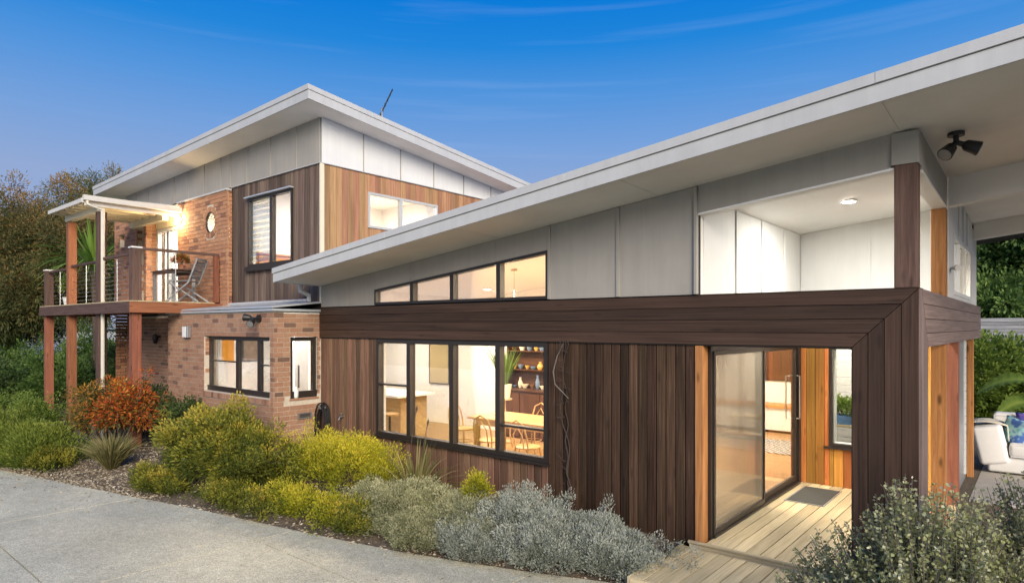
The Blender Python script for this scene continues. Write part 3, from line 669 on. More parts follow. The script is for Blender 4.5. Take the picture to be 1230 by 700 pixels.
window('Y', 6.6, *LW, [], H, fw=.04, dep=.05); window('Y', 6.6, *LS, [], H, fw=.04, dep=.05)
# ground floor wall below the balcony
GD = (-16.75, -16.0, .0, 2.1)
wall('brick_wall', 'Y', 6.732, 6.95, -19.5, -14.44, -.25, 2.62, [GD], M_mortar, H)
bricks('Y', 6.72, -19.5, -14.45, -.17, 2.6, [GD], M_brick, H, False, -1)
bricks('X', -19.51, 6.45, 7.5, -.17, 5.3, [], M_brickor, H, False, -1)
gd = window('Y', 6.82, *GD, [], H, fw=.06, dep=.06)
for i in range(22):
    z = .09+i*.088
    V = [(x, y, zz) for x in (-16.68, -16.07) for (y, zz) in ((6.885, z), (6.89, z+.004), (6.925, z+.075), (6.92, z+.071))]
    raw('louvre_blade', V, [(0, 1, 2, 3), (7, 6, 5, 4), (0, 4, 5, 1), (1, 5, 6, 2), (2, 6, 7, 3), (3, 7, 4, 0)], M_white, gd)
# --- rooms: inner walls and ceilings
bx('inner_wall', [(-14.3, -14.2, 6.75, 11.0, 0, 2.6), (-14.2, -7.35, 10.9, 11.0, 0, 3.3), (-7.45, -7.35, 11.0, 15.2, 0, 3.4), (-7.35, -2.9, 15.1, 15.2, 0, 4.1), (-2.985, -2.945, 10.75, 15.1, 0, 2.2)], M_plaster, H)
bx('inner_wall', [(-10.135, -10.105, 6.91, 10.895, 2.605, 3.3)], M_plaster, H)
bx('room_ceiling', [(-14.2, -10.16, 5.99, 10.9, 2.585, 2.60)], M_plaster, H)
bx('upper_floor', [(-19.5, -10.35, 6.9, 14.4, 2.76, 2.88)], M_oak, H)
bx('upper_inner_wall', [(-13.6, -13.5, 6.89, 14.4, 2.88, 5.7), (-13.5, -10.35, 10.8, 10.9, 2.88, 5.7), (-17.5, -17.4, 6.89, 9.5, 2.88, 5.7), (-17.4, -13.6, 9.4, 9.5, 2.88, 5.7), (-19.5, -17.5, 7.4, 7.5, 2.88, 5.5)], M_plaster, H)
bx('upper_ceiling', [(-17.5, -10.36, 6.9, 10.8, 5.45, 5.48)], M_plaster, H)
bx('rear_wall', [(-14.3, -2.9, 15.21, 15.3, -.2, 4.2), (-19.5, -10.2, 14.45, 14.55, -.2, 5.6), (-19.55, -19.5, 7.5, 14.45, -.2, 5.6), (-19.5, -14.31, 10.5, 10.6, 0, 2.7)], M_panel, H)

# --- balcony (part of the house)
bal = bx('balcony', [(-19.8, -13.83, 4.79, 4.84, 2.63, 2.85), (-13.82, -13.77, 4.79, 6.6, 2.63, 2.85), (-19.8, -19.75, 4.841, 6.4, 2.63, 2.85)], M_postdk, H)
box('edge_beam', -13.768, -13.735, 4.79, 6.6, 2.635, 2.848, M_postbal, bal)
for i in range(19): box('balcony_joist', -19.6+i*.31, -19.55+i*.31, 4.86, 6.4, 2.66, 2.82, M_postrd, bal)
for i in range(13):
    y0 = 4.80+i*.139
    if y0 < 6.45: box('decking_board', -19.8, -13.76, y0, y0+.132, 2.853, 2.875, M_deck, bal)
pw = .085
for xc, z1, mt in ((-19.62, 3.78, M_postrd), (-17.83, 4.83, M_postbal), (-15.83, 4.86, M_postdk), (-13.92, 3.92, M_postdk)):
    if z1 > 4: box('balcony_post', xc-pw, xc+pw, 4.87, 5.04, -.25, z1, mt, bal)
    else:
        box('balcony_post', xc-pw, xc+pw, 4.87, 5.04, 2.876, z1, M_postdk, bal)
        box('balcony_post', xc-pw, xc+pw, 4.87, 5.04, -.25, 2.63, M_postrd, bal)
        box('post_cap', xc-pw-.015, xc+pw+.015, 4.855, 5.055, z1+.001, z1+.03, M_white, bal)
box('balcony_post', -13.88, -13.79, 6.48, 6.58, 2.876, 3.89, M_postrd, bal)
for nm, b in (('handrail', (-19.53, -17.92, 4.92, 4.99, 3.72, 3.775)), ('handrail', (-17.74, -15.92, 4.92, 4.99, 3.76, 3.815)), ('handrail', (-15.74, -14.01, 4.92, 4.99, 3.80, 3.855)), ('handrail', (-13.90, -13.83, 5.045, 6.6, 3.892, 3.945))):
    box(nm, *b, M_postdk, bal)
for xc in (-18.7, -16.8, -14.9): tube('baluster', [(xc, 4.955, 2.87), (xc, 4.955, 3.76)], .010, M_steel, bal)
tube('baluster', [(-13.86, 5.7, 2.87), (-13.86, 5.7, 3.89)], .010, M_steel, bal)
for i in range(9):
    z = 2.96+i*.09
    tube('wire', [(-19.55, 4.955, z), (-14.0, 4.955, z)], .0035, M_steel, bal, 5); tube('wire', [(-13.865, 5.04, z), (-13.865, 6.5, z)], .0035, M_steel, bal, 5)
# canopy over the balcony
cn = MB()
V = [(x, y, z+o) for o in (0, .03) for (x, y, z) in ((-18.1, 4.62, 5.07), (-15.78, 4.62, 5.12), (-15.78, 6.58, 5.20), (-18.1, 6.58, 5.15))]
cano = raw('balcony_canopy', V, [(3, 2, 1, 0), (4, 5, 6, 7), (0, 1, 5, 4), (1, 2, 6, 5), (2, 3, 7, 6), (3, 0, 4, 7)], M_roof, H)
bx('gutter', [(-15.775, -15.68, 4.58, 6.6, 5.06, 5.17), (-18.14, -15.776, 4.56, 4.615, 5.015, 5.10)], M_gutter, cano)
bx('fascia_board', [(-15.80, -15.776, 4.62, 6.58, 4.96, 5.05)], M_gutter, cano)
for (x0, x1, y0, y1, z0, z1) in ((-18.05, -15.8, 4.88, 5.02, 4.845, 5.0), (-18.05, -15.98, 6.28, 6.40, 4.86, 5.05)): box('canopy_beam', x0, x1, y0, y1, z0+.02, z1, M_cream, cano)
for i in range(6): box('rafter', -18.0+i*.4, -17.95+i*.4, 4.64, 6.27, 5.001, 5.055, M_cream, cano)
tube('downpipe', [(-15.72, 4.66, 5.05), (-15.72, 4.66, 4.98), (-15.66, 4.93, 4.87), (-15.66, 4.93, -.2)], .04, M_pipe, cano)

# ------------------------------------------------------------------ fixtures on the house (things of their own)
def twin_spot(name, label, loc, s, base_n, heads, mat):
    t = thing(name, label, 'security light', loc); L0 = Vector(loc); n = Vector(base_n)
    MB().tube([L0, L0+n*.03*s], .06*s, 16).build('base', mat, t, True)
    MB().tube([L0+n*.03*s, L0+n*.09*s], .02*s, 10).build('stem', mat, t, True)
    for d in heads:
        d = Vector(d).normalized(); p = L0+n*.08*s
        h = MB().tube([p, p+d*.05*s, p+d*.07*s, p+d*.17*s], [.02*s, .022*s, .042*s, .058*s], 14).build('lamp_head', mat, t, True)
        MB().tube([p+d*.171*s, p+d*.175*s], .05*s, 14).build('lens', M_greymetal, h, True)
    return t
twin_spot('security_light', 'black twin head spotlight on the pale soffit above the entry', (-.62, 7.2, zs(-.62, 7.2)+.003), 1.15, (0, 0, -1), [(.75, .2, -.35), (-.35, -.6, -.6)], M_black)
twin_spot('security_light', 'black twin head spotlight on the tan brick wall above the kitchen window', (-10.62, 5.785, 2.50), 1.15, (0, -1, 0), [(-.8, -.55, .1), (.5, -.7, -.5)], M_black)
t = thing('wall_lamp', 'lit round bulkhead lamp on orange brick beside the balcony door', 'wall lamp', (-15.8, 6.6, 4.9))
MB().tube([(-15.8, 6.605, 4.9), (-15.8, 6.575, 4.9)], .085, 18).build('base', M_white, t, True)
MB().tube([(-15.8, 6.574, 4.9), (-15.8, 6.55, 4.9), (-15.8, 6.52, 4.9)], [.075, .07, .04], 18).build('globe', M_warm, t, True)
pl = bpy.data.lights.new('wall_lamp_light', 'POINT'); pl.energy = 32; pl.color = (1, .72, .38); pl.shadow_soft_size = .06
o = bpy.data.objects.new('wall_lamp_light', pl); COL.objects.link(o); o.location = (-15.8, 6.44, 4.88)
t = thing('wall_lamp', 'unlit black lantern on brick wall below the balcony', 'wall lamp', (-17.25, 6.72, 2.05))
MB().tube([(-17.25, 6.715, 2.1), (-17.25, 6.62, 2.12)], .02, 8).build('bracket', M_black, t, True)
MB().lathe([(.02, .1), (.06, .07), (.07, 0), (.05, -.12), (.03, -.14)], (-17.25, 6.6, 2.07), 12).build('lamp_shade', M_black, t, True)
t = thing('meter_box', 'small pale box on brick wall left of the kitchen window', 'wall box', (-13.43, 5.785, 2.24))
box('body', -13.54, -13.32, 5.70, 5.784, 2.13, 2.37, M_greymetal, t, .01); box('lid', -13.53, -13.37, 5.688, 5.699, 2.14, 2.36, M_white, t)
t = thing('brick_light', 'grey louvred brick light set low in the corner brick wall', 'wall light', (-10.168, 6.38, .78))
bx('frame', [(-10.166, -10.14, 6.25, 6.27, .72, .82), (-10.166, -10.14, 6.50, 6.52, .72, .82), (-10.166, -10.14, 6.27, 6.50, .805, .82), (-10.166, -10.14, 6.27, 6.50, .72, .735)], M_greymetal, t)
for i in range(3): box('louvre', -10.164, -10.146, 6.271, 6.499, .742+i*.022, .756+i*.022, M_steel, t)
t = thing('garden_hose', 'dark coiled garden hose hung on timber wall beside brick corner', 'hose', (-9.95, 6.6, .9))
for i in range(6):
    cx, w2, h2, yy = -9.93+random.uniform(-.02, .02), .15+random.uniform(-.02, .03), .42+random.uniform(-.05, .08), 6.66-.022*i
    pts = [(cx+w2*math.sin(a)*(1 if math.cos(a) > -.5 else .8), yy+.01*math.sin(3*a), .5+h2*math.cos(a)*(1 if math.cos(a) > 0 else 1.1)) for a in [2*math.pi*k/28 for k in range(29)]]
    MB().tube(pts, .014, 7).build('hose_loop', M_black if i % 2 else M_greymetal if False else M_black, t, True)
MB().tube([(-9.93, 6.72, .9), (-9.93, 6.55, .9), (-9.93, 6.53, .95)], .02, 8).build('hanger', M_greymetal, t, True)
t = thing('garden_tap', 'small metal garden tap on timber wall beside the hose', 'tap', (-9.45, 6.7, .7))
MB().tube([(-9.45, 6.72, .78), (-9.45, 6.63, .78), (-9.45, 6.60, .73)], .013, 8).build('spout', M_steel, t, True)
MB().tube([(-9.45, 6.66, .78), (-9.45, 6.66, .83)], .01, 8).build('stem', M_steel, t, True)
MB().tube([(-9.45, 6.66, .83), (-9.45, 6.66, .845)], .028, 10).build('handle', M_steel, t, True)
t = thing('roof_antenna', 'leaning dark antenna on the upper roof edge', 'antenna', (-11.63, 9.3, 6.1))
MB().tube([(-11.63, 9.3, 6.1), (-11.63, 9.3, 7.35)], .022, 8).build('mast', M_greymetal, t, True)
b0, b1 = Vector((-11.66, 9.28, 7.2)), Vector((-11.45, 9.46, 7.78))
MB().tube([b0, b1], .016, 8).build('boom', M_black, t, True)
for i in range(6):
    p = b0.lerp(b1, i/5); e = Vector((.7, -.7, .0)).normalized()*(.13-.012*i)
    MB().tube([p-e, p+e], .007, 6).build('element', M_black, t, True)
t = thing('security_camera', 'small white camera on the white wall beside the orange post', 'camera', (-.84, 9.3, 3.06))
MB().tube([(-.856, 9.3, 3.06), (-.80, 9.3, 3.06)], .02, 8).build('bracket', M_white, t, True)
MB().tube([(-.80, 9.34, 3.07), (-.76, 9.12, 3.05)], .035, 12).build('body', M_white, t, True)
# downlights
def downlight(label, loc, r=.06):
    t = thing('downlight', label, 'ceiling light', loc, None); x, y, z = loc
    MB().lathe([(r*1.3, 0), (r*1.3, -.008), (r, -.012)], loc, 20).build('trim_ring', M_white, t); MB().lathe([(r, -.0125), (r*.95, -.016)], loc, 20).build('diffuser', M_down, t)
downlight('lit downlight in the white ceiling of the entry recess', (-1.85, 8.75, zrc(-1.85)-.001), .075)
room_light('recess_light', (-1.85, 8.75, 3.85), .3, 48, (1, .97, .9))
downlight('lit downlight on the dining room ceiling seen through the sloping windows', (-8.9, 9.87, zs(-8.9, 9.87)-.003), .07)
for n_, loc, sz, pw_, c_ in (('dining_light', (-7.3, 8.6, 3.0), .8, 120, (1, .84, .62)), ('dining_light', (-9.2, 9.2, 2.85), .6, 70, (1, .88, .7)), ('kitchen_light', (-12.2, 7.6, 2.5), 1.2, 62, (1, .97, .93)),
        ('kitchen_light', (-12.2, 9.6, 2.5), .8, 38, (1, .9, .75)), ('living_light', (-5.0, 12.8, 3.3), .8, 210, (1, .86, .66)), ('living_light', (-4.4, 9.4, 3.4), .6, 160, (1, .8, .55)), ('bedroom_light', (-11.9, 8.7, 5.35), .8, 120, (1, .97, .92)),
        ('hall_light', (-15.6, 8.0, 5.3), .6, 200, (1, .95, .85)), ('hall_light', (-18.6, 7.05, 5.2), .3, 20, (1, .9, .7)), ('bedroom_light', (-16.6, 8.4, 2.5), .6, 40, (1, .9, .75)), ('loft_light', (-1.9, 11.3, 3.3), .5, 45, (1, .9, .75))):
    room_light(n_, loc, sz, pw_, c_)

t = thing('potting_bench', 'low bench with blue trays seen through the entry window', 'bench', (-2.2, 11.6, 0))
box('top', -2.8, -1.2, 11.4, 11.85, .72, .76, M_deck, t); bx('leg_frame', [(-2.78, -2.72, 11.42, 11.83, .001, .719), (-1.28, -1.22, 11.42, 11.83, .001, .719)], M_deck, t)
M_blue = plain('blue_plastic', (.08, .2, .4), .4)
o = bx('tray', [(-2.75, -1.9, 11.45, 11.8, .761, .78), (-2.75, -1.9, 11.45, 11.47, .78, .9), (-2.75, -1.9, 11.78, 11.8, .78, .9)], M_blue, None); tag(o, 'blue tray on the bench seen through the entry window', 'tray')
# ------------------------------------------------------------------ deck and mat
D = thing('entry_deck', 'pale timber entry deck with a low front step', 'deck', (-2, 8, -.1))
def deck_boards(x0, x1, y0, y1, z, w=.136, gap=.010):
    x = x0
    while x < x1-.03: box('deck_board', x, min(x+w, x1), y0, y1, z-.024, z, M_deck, D, .004); x += w+gap
deck_boards(-2.825, -1.41, 6.69, 10.28, 0); deck_boards(-1.40, -.83, 7.15, 10.28, 0)
box('step_nosing', -3.02, -1.4, 6.648, 6.688, -.03, .003, M_deck, D, .008)
bx('step_riser', [(-3.0, -1.4, 6.66, 6.685, -.1, -.031)], M_deck, D)
deck_boards(-3.08, .2, 5.50, 6.658, -.065)
box('edge_board', -3.11, -3.083, 5.48, 6.68, -.24, -.068, M_deck, D); box('edge_board', -3.08, .2, 5.473, 5.498, -.24, -.07, M_deck, D)
bx('deck_frame', [(-3.0, .2, 5.51, 6.65, -.25, -.12), (-2.8, -.9, 6.75, 10.25, -.25, -.05)], M_wrap, D)
MAT = plain('grey_doormat_fibre', (.05, .054, .05), .95, noise=.15, scale=60, bump=.8)
t = thing('doormat', 'dark grey doormat on the deck by the glass door', 'doormat', (-2.45, 9.5, 0))
box('pile', -2.68, -2.22, 9.03, 9.97, .001, .016, MAT, t, .005); bx('border', [(-2.70, -2.681, 9.01, 9.99, .001, .012), (-2.219, -2.2, 9.01, 9.99, .001, .012), (-2.681, -2.219, 9.01, 9.029, .001, .012), (-2.681, -2.219, 9.971, 9.99, .001, .012)], M_greymetal, t)

# ------------------------------------------------------------------ indoor furniture seen through the glass
t = thing('dining_table', 'pale oak dining table in the window', 'table', (-6.8, 8.75, 0))
box('tabletop', -7.95, -5.75, 8.28, 9.22, .71, .75, M_beech, t, .006); bx('apron', [(-7.82, -5.88, 8.36, 8.385, .61, .709), (-7.82, -5.88, 9.115, 9.14, .61, .709)], M_beech, t)
for x in (-7.86, -5.92):
    for y in (8.35, 9.06): box('leg', x, x+.09, y, y+.09, .001, .61, M_beech, t)
CH = []
def chair(label):
    t = thing('bentwood_chair', label, 'chair', (0, 0, 0), 'bentwood chairs around the dining table')
    MB().lathe([(.19, .43), (.205, .44), (.205, .455), (.19, .465)], (0, 0, 0), 18).build('seat', M_beech, t, True)
    for x, y in ((.15, -.15), (.15, .15), (-.15, -.15), (-.15, .15)): MB().tube([(x*.9, y*.9, .44), (x*1.25, y*1.25, 0)], [.016, .011], 8).build('leg', M_walnut if False else M_beech, t, True)
    MB().tube([(-.17, -.17, .44), (-.22, -.18, .65), (-.25, -.14, .82), (-.26, 0, .89), (-.25, .14, .82), (-.22, .18, .65), (-.17, .17, .44)], .014, 8).build('back_hoop', M_beech, t, True)
    MB().tube([(-.18, -.09, .44), (-.23, -.1, .65), (-.245, 0, .79), (-.23, .1, .65), (-.18, .09, .44)], .010, 8).build('inner_hoop', M_beech, t, True)
    MB().tube([(.16*math.cos(2*math.pi*k/16), .16*math.sin(2*math.pi*k/16), .22) for k in range(17)], .008, 6).build('stretcher', M_beech, t, True)
    return t
c0 = chair('bentwood chair at the left end of the dining table')
for i, (x, y, a, lb) in enumerate(((-8.35, 8.6, 0, None), (-7.15, 8.0, 95, 'bentwood chair with its back to the window near the middle mullion'), (-6.3, 7.95, 85, 'bentwood chair with its back to the window near the right jamb'), (-7.4, 9.5, -90, 'bentwood chair behind the table below the pot plant'), (-6.5, 9.5, -95, 'bentwood chair behind the table in front of the dark dresser'))):
    c = c0 if i == 0 else copy_tree(c0)
    c.location = (x, y, .002); c.rotation_euler.z = R(a)
    if lb: c['label'] = lb
t = thing('bar_stool', 'round timber stool on a dark base by the island bench', 'stool', (-9.95, 8.15, 0))
MB().lathe([(.17, .60), (.18, .615), (.18, .635), (.16, .645)], (-9.95, 8.15, 0), 18).build('seat', M_beech, t, True)
MB().tube([(-9.95, 8.15, .6), (-9.95, 8.15, .1)], .022, 8).build('column', M_black, t, True)
for a in range(4): MB().tube([(-9.95, 8.15, .25), (-9.95+.2*math.cos(a*1.57+.4), 8.15+.2*math.sin(a*1.57+.4), .25), (-9.95+.22*math.cos(a*1.57+.4), 8.15+.22*math.sin(a*1.57+.4), .002)], .015, 6).build('leg', M_black, t, True)
t = thing('island_bench', 'kitchen island with pale top and timber front behind the stool', 'kitchen bench', (-11.6, 9.2, 0))
box('body', -12.9, -10.45, 8.85, 9.6, .001, .87, M_oak, t); box('benchtop', -13.0, -10.25, 8.6, 9.65, .871, .92, M_white, t)
def text_print(name, lines):  # woven print: rows of dashes
    g = NG(name); b = g.b; b.inputs['Roughness'].default_value = .8
    tc = g.n('TexCoord'); br = g.n('TexBrick'); mp = g.n('Mapping'); mp.inputs['Scale'].default_value = (9, 9, 9); g.l(tc.outputs['UV'], mp.inputs[0]); g.l(mp.outputs[0], br.inputs['Vector'])
    br.inputs['Color1'].default_value = (.5, .38, .16, 1); br.inputs['Color2'].default_value = (.2, .14, .06, 1); br.inputs['Mortar'].default_value = (.62, .5, .26, 1); br.inputs['Mortar Size'].default_value = .05
    g.l(br.outputs[0], b.inputs['Base Color']); return g.m
M_art = text_print('patterned_print', 14)
def picture(label, ax, p, a0, a1, z0, z1, art, frame, sgn):
    t = thing('wall_picture', label, 'picture', (p, (a0+a1)/2, z0) if ax == 'X' else ((a0+a1)/2, p, z0)); f = .025
    q0, q1 = sorted((p, p+sgn*.03)); mk = (lambda u, v, l, h, a, b: (u, v, a, b, l, h)) if ax == 'Y' else (lambda u, v, l, h, a, b: (a, b, u, v, l, h))
    bx('frame', [mk(a0, a0+f, z0, z1, q0, q1), mk(a1-f, a1, z0, z1, q0, q1), mk(a0+f, a1-f, z0, z0+f, q0, q1), mk(a0+f, a1-f, z1-f, z1, q0, q1)], frame, t)
    box('canvas', *mk(a0+f, a1-f, z0+f, z1-f, q0+.008, q1-.008), art, t, 0)
picture('tall patterned print hanging on the white dining room wall', 'Y', 10.895, -11.75, -11.05, .95, 2.3, M_art, M_frame, -1)
M_or = plain('orange_cloth', (.75, .33, .03), .8); M_br = plain('brown_print', (.3, .2, .14), .8, noise=.3, scale=9); M_pg = plain('pale_print', (.55, .54, .5), .8, noise=.3, scale=25)
picture('orange picture on the kitchen wall behind the brick window', 'X', -14.195, 6.78, 7.12, 1.55, 2.15, M_or, M_white, 1)
picture('brown picture on the kitchen wall behind the brick window', 'X', -14.195, 7.3, 7.75, 1.55, 2.05, M_br, M_black, 1)
picture('small pale framed drawing on the kitchen wall', 'X', -14.195, 8.15, 8.6, 1.55, 1.98, M_pg, M_black, 1)
t = thing('kitchen_counter', 'pale kitchen counter under the brick room window', 'kitchen bench', (-12, 6.4, 0))
box('cupboard', -13.9, -10.7, 6.05, 6.55, .001, .86, M_white, t); box('benchtop', -13.95, -10.65, 6.0, 6.6, .861, .9, M_white, t)
t = thing('kettle', 'grey kettle standing on the kitchen counter', 'kettle', (-11.0, 6.3, .9))
MB().lathe([(.09, 0), (.1, .02), (.09, .14), (.06, .2), (.02, .22)], (-11.0, 6.3, .902), 16).build('body', M_greymetal, t, True); MB().tube([(-11.08, 6.3, 1.08), (-11.16, 6.3, 1.05), (-11.14, 6.3, .94), (-11.09, 6.3, .93)], .01, 6).build('handle', M_black, t, True)
t = thing('tall_cupboard', 'tall dark edged cupboard in the kitchen behind the narrow window', 'cupboard', (-13, 7.9, 0))
box('body', -13.3, -12.75, 7.75, 8.12, .001, 2.3, M_white, t); box('door', -12.749, -12.73, 7.77, 8.10, .1, 2.28, M_greymetal, t); box('handle', -12.729, -12.70, 7.84, 7.86, 1.0, 1.5, M_black, t)
o = MB().lathe([(.03, 0), (.045, .02), (.045, .12), (.02, .17), (.018, .2)], (-10.2, 6.24, 1.09), 12).build('bottle', M_white, None, True); tag(o, 'white bottle on the sill of the narrow brick window', 'bottle')
# dresser
t = thing('dresser', 'dark timber dresser with open shelves in the dining room', 'cabinet', (-8.2, 10.6, 0))
box('base_cupboard', -9.0, -7.4, 10.42, 10.88, .001, 1.0, M_walnut, t); box('worktop', -9.03, -7.37, 10.38, 10.89, 1.001, 1.03, M_walnut, t)
for x in (-9.0, -8.46, -7.93): box('door', x+.01, x+.52, 10.40, 10.419, .05, .96, M_walnut, t)
bx('hutch_frame', [(-9.0, -8.97, 10.62, 10.88, 1.031, 2.3), (-7.43, -7.4, 10.62, 10.88, 1.031, 2.3), (-8.97, -7.43, 10.86, 10.88, 1.031, 2.3), (-8.97, -7.43, 10.62, 10.859, 2.26, 2.3)], M_walnut, t)
for z in (1.42, 1.82): box('shelf', -8.97, -7.43, 10.63, 10.858, z, z+.022, M_walnut, t)
cols = [(n, plain('glazed_'+n, c, .25)) for n, c in (('cream', (.7, .62, .45)), ('ochre', (.5, .3, .08)), ('blue', (.12, .17, .25)), ('brown', (.15, .07, .03)), ('white', (.75, .75, .72)))]
ORD = ['first', 'second', 'third', 'fourth', 'fifth', 'sixth', 'seventh', 'eighth']
for shelf, z in (('worktop', 1.031), ('lower shelf', 1.4425), ('upper shelf', 1.8425)):
    x = -8.86; k = 0
    while x < -7.52 and k < 8:
        r = random.uniform(.05, .08); h = random.uniform(.16, .34); kind = random.choice(['vase', 'jug', 'bowl']); cn_, cm_ = random.choice(cols)
        o = MB().lathe([(r*.6, 0), (r, h*.3), (r*.9, h*.55), (r*.4, h*.8), (r*.5, h)] if kind != 'bowl' else [(r*.5, 0), (r*1.1, h*.3), (r*1.1, h*.32)], (x, 10.73, z+.001), 12).build(kind, cm_, None, True)
        tag(o, f'{cn_} glazed {kind}, {ORD[k]} from the left on the dresser {shelf}', kind, 'crockery on the dresser'); x += r*2+random.uniform(.02, .06); k += 1
# pendant
t = thing('pendant_lamp', 'pendant lamp hanging from the dining room ceiling', 'pendant', (-7.2, 8.7, 2.3))
zc = zs(-7.2, 8.7)
MB().lathe([(.06, 0), (.06, -.03)], (-7.2, 8.7, zc-.002), 16).build('ceiling_rose', M_oak, t, True); MB().tube([(-7.2, 8.7, zc-.03), (-7.2, 8.7, 2.55)], .006, 6).build('rod', M_oak, t)
MB().lathe([(.03, .25), (.12, .18), (.2, 0), (.19, 0)], (-7.2, 8.7, 2.3), 20).build('lamp_shade', M_cream, t, True)
# bedroom chest of drawers
t = thing('chest_of_drawers', 'orange timber chest of drawers in the upstairs window', 'drawers', (-13.2, 7.5, 2.9))
box('carcass', -13.48, -13.0, 7.02, 8.05, 2.882, 3.92, M_drawer, t); box('top', -13.49, -12.96, 6.99, 8.08, 3.921, 3.955, M_drawer, t)
for i in range(4):
    d = box('drawer', -12.999, -12.975, 7.05, 8.02, 2.95+i*.24, 3.17+i*.24, M_drawer, t)
    for y in (7.3, 7.75): MB().tube([(-12.975, y, 3.06+i*.24), (-12.95, y, 3.06+i*.24)], .015, 8).build('knob', M_walnut, d, True)
# living room
t = thing('media_console', 'long white console with timber top at the back of the living room', 'console', (-4.8, 14.8, 0))
box('body', -6.9, -3.1, 14.6, 15.05, .06, .56, M_white, t); box('top', -6.95, -3.05, 14.55, 15.09, .561, .62, M_drawer, t); bx('plinth', [(-6.8, -3.2, 14.68, 15.0, .001, .059)], M_black, t)
t = thing('wall_screen', 'dark brown panel on the living room wall above the console', 'panel', (-4.5, 15.08, 1.2)); box('panel', -5.1, -3.6, 15.04, 15.095, 1.15, 1.98, M_walnut, t); box('bezel', -5.13, -3.57, 15.06, 15.098, 1.12, 2.01, M_black, t)
for x, h, lb in ((-6.4, .6, 'tall dark vase on the console seen through the screen door'), (-6.15, .4, 'squat dark vase on the console seen through the screen door')):
    o = MB().lathe([(.05, 0), (.09, h*.3), (.05, h*.6), (.025, h*.8), (.03, h)], (x, 14.8, .621), 14).build('vase', M_black, None, True); tag(o, lb, 'vase')
def rug_mat():
    g = NG('patterned_rug'); tc = g.n('TexCoord'); mp = g.n('Mapping'); mp.inputs['Scale'].default_value = (5, 5, 5); g.l(tc.outputs['UV'], mp.inputs[0])
    w = g.n('TexWave', i_Scale=1.0, i_Distortion=3.0); w.bands_direction = 'DIAGONAL'; g.l(mp.outputs[0], w.inputs['Vector'])
    g.l(g.ramp(w.outputs[0], [(.4, (.03, .05, .08)), (.6, (.55, .52, .45))], 'CONSTANT'), g.b.inputs['Base Color']); g.b.inputs['Roughness'].default_value = .95; return g.m
o = box('rug', -5.6, -3.2, 12.2, 13.7, .001, .014, rug_mat(), None, 0); tag(o, 'dark and white patterned rug on the living room floor', 'rug')

# ------------------------------------------------------------------ plants
def leaves(name, P, D, Ln, Wd, tint, mat, parent=None, origin=None, droop=.15):
    n = len(P); D = D/np.maximum(1e-6, np.linalg.norm(D, axis=1, keepdims=True)); r = NR.normal(size=(n, 3)); sd = np.cross(D, r); sd /= np.maximum(1e-6, np.linalg.norm(sd, axis=1, keepdims=True))
    Ln = np.broadcast_to(Ln, (n,))[:, None]; Wd = np.broadcast_to(Wd, (n,))[:, None]
    A = P; C = P+D*Ln+np.array([0, 0, -1])*Ln*droop; mid = P+D*Ln*.5
    V = np.stack([A, mid+sd*Wd/2, C, mid-sd*Wd/2], 1).reshape(-1, 3)
    o0 = np.array(origin if origin is not None else V.mean(0)); me = bpy.data.meshes.new(name)
    me.vertices.add(4*n); me.vertices.foreach_set('co', (V-o0).astype(np.float32).ravel())
    me.loops.add(4*n); me.loops.foreach_set('vertex_index', np.arange(4*n, dtype=np.int32)); me.polygons.add(n)
    me.polygons.foreach_set('loop_start', np.arange(0, 4*n, 4, dtype=np.int32)); me.update(calc_edges=True)
    me.attributes.new('tint', 'FLOAT', 'POINT').data.foreach_set('value', np.repeat(np.clip(tint, 0, 1), 4).astype(np.float32)); me.materials.append(mat)
    return link(bpy.data.objects.new(name, me), parent, o0)
def sph(n): v = NR.normal(size=(n, 3)); return v/np.linalg.norm(v, axis=1, keepdims=True)
def clumped(c, rad, k, per, cs, zmin, up=.5, low=-.35, fill=(.55, 1.0)):
    """clump centres through an ellipsoid, leaves round each; returns points, directions, clump tint, clump centres"""
    d = sph(k*3); d = d[d[:, 2] > low][:k]; k = len(d); rr = NR.uniform(*fill, size=(k, 1)); lump = 1+.2*np.sin(d[:, :1]*5+c[0])+.17*np.sin(d[:, 1:2]*7+c[1])+.1*np.sin(d[:, 2:]*9+d[:, :1]*6); rr = np.where(NR.random((k, 1)) < (.16 if cs < .3 else 0), rr*NR.uniform(1.05, 1.35, (k, 1)), rr)
    cc = np.array(c)+d*rr*lump*np.array(rad); q = sph(k*per); s = NR.uniform(.1, 1, size=(k*per, 1))**.6
    idx = np.repeat(np.arange(k), per); P = cc[idx]+q*s*cs; D = d[idx]*.6+q*.8+np.array([0, 0, up]); t = np.repeat(NR.uniform(0, 1, k), per)
    m = P[:, 2] > zmin; return P[m], D[m], t[m], cc
BARK = plain('bark', (.09, .065, .045), .9, noise=.3, scale=12, bump=.6); BARKG = plain('grey_bark', (.16, .14, .12), .9, noise=.3, scale=12, bump=.6)
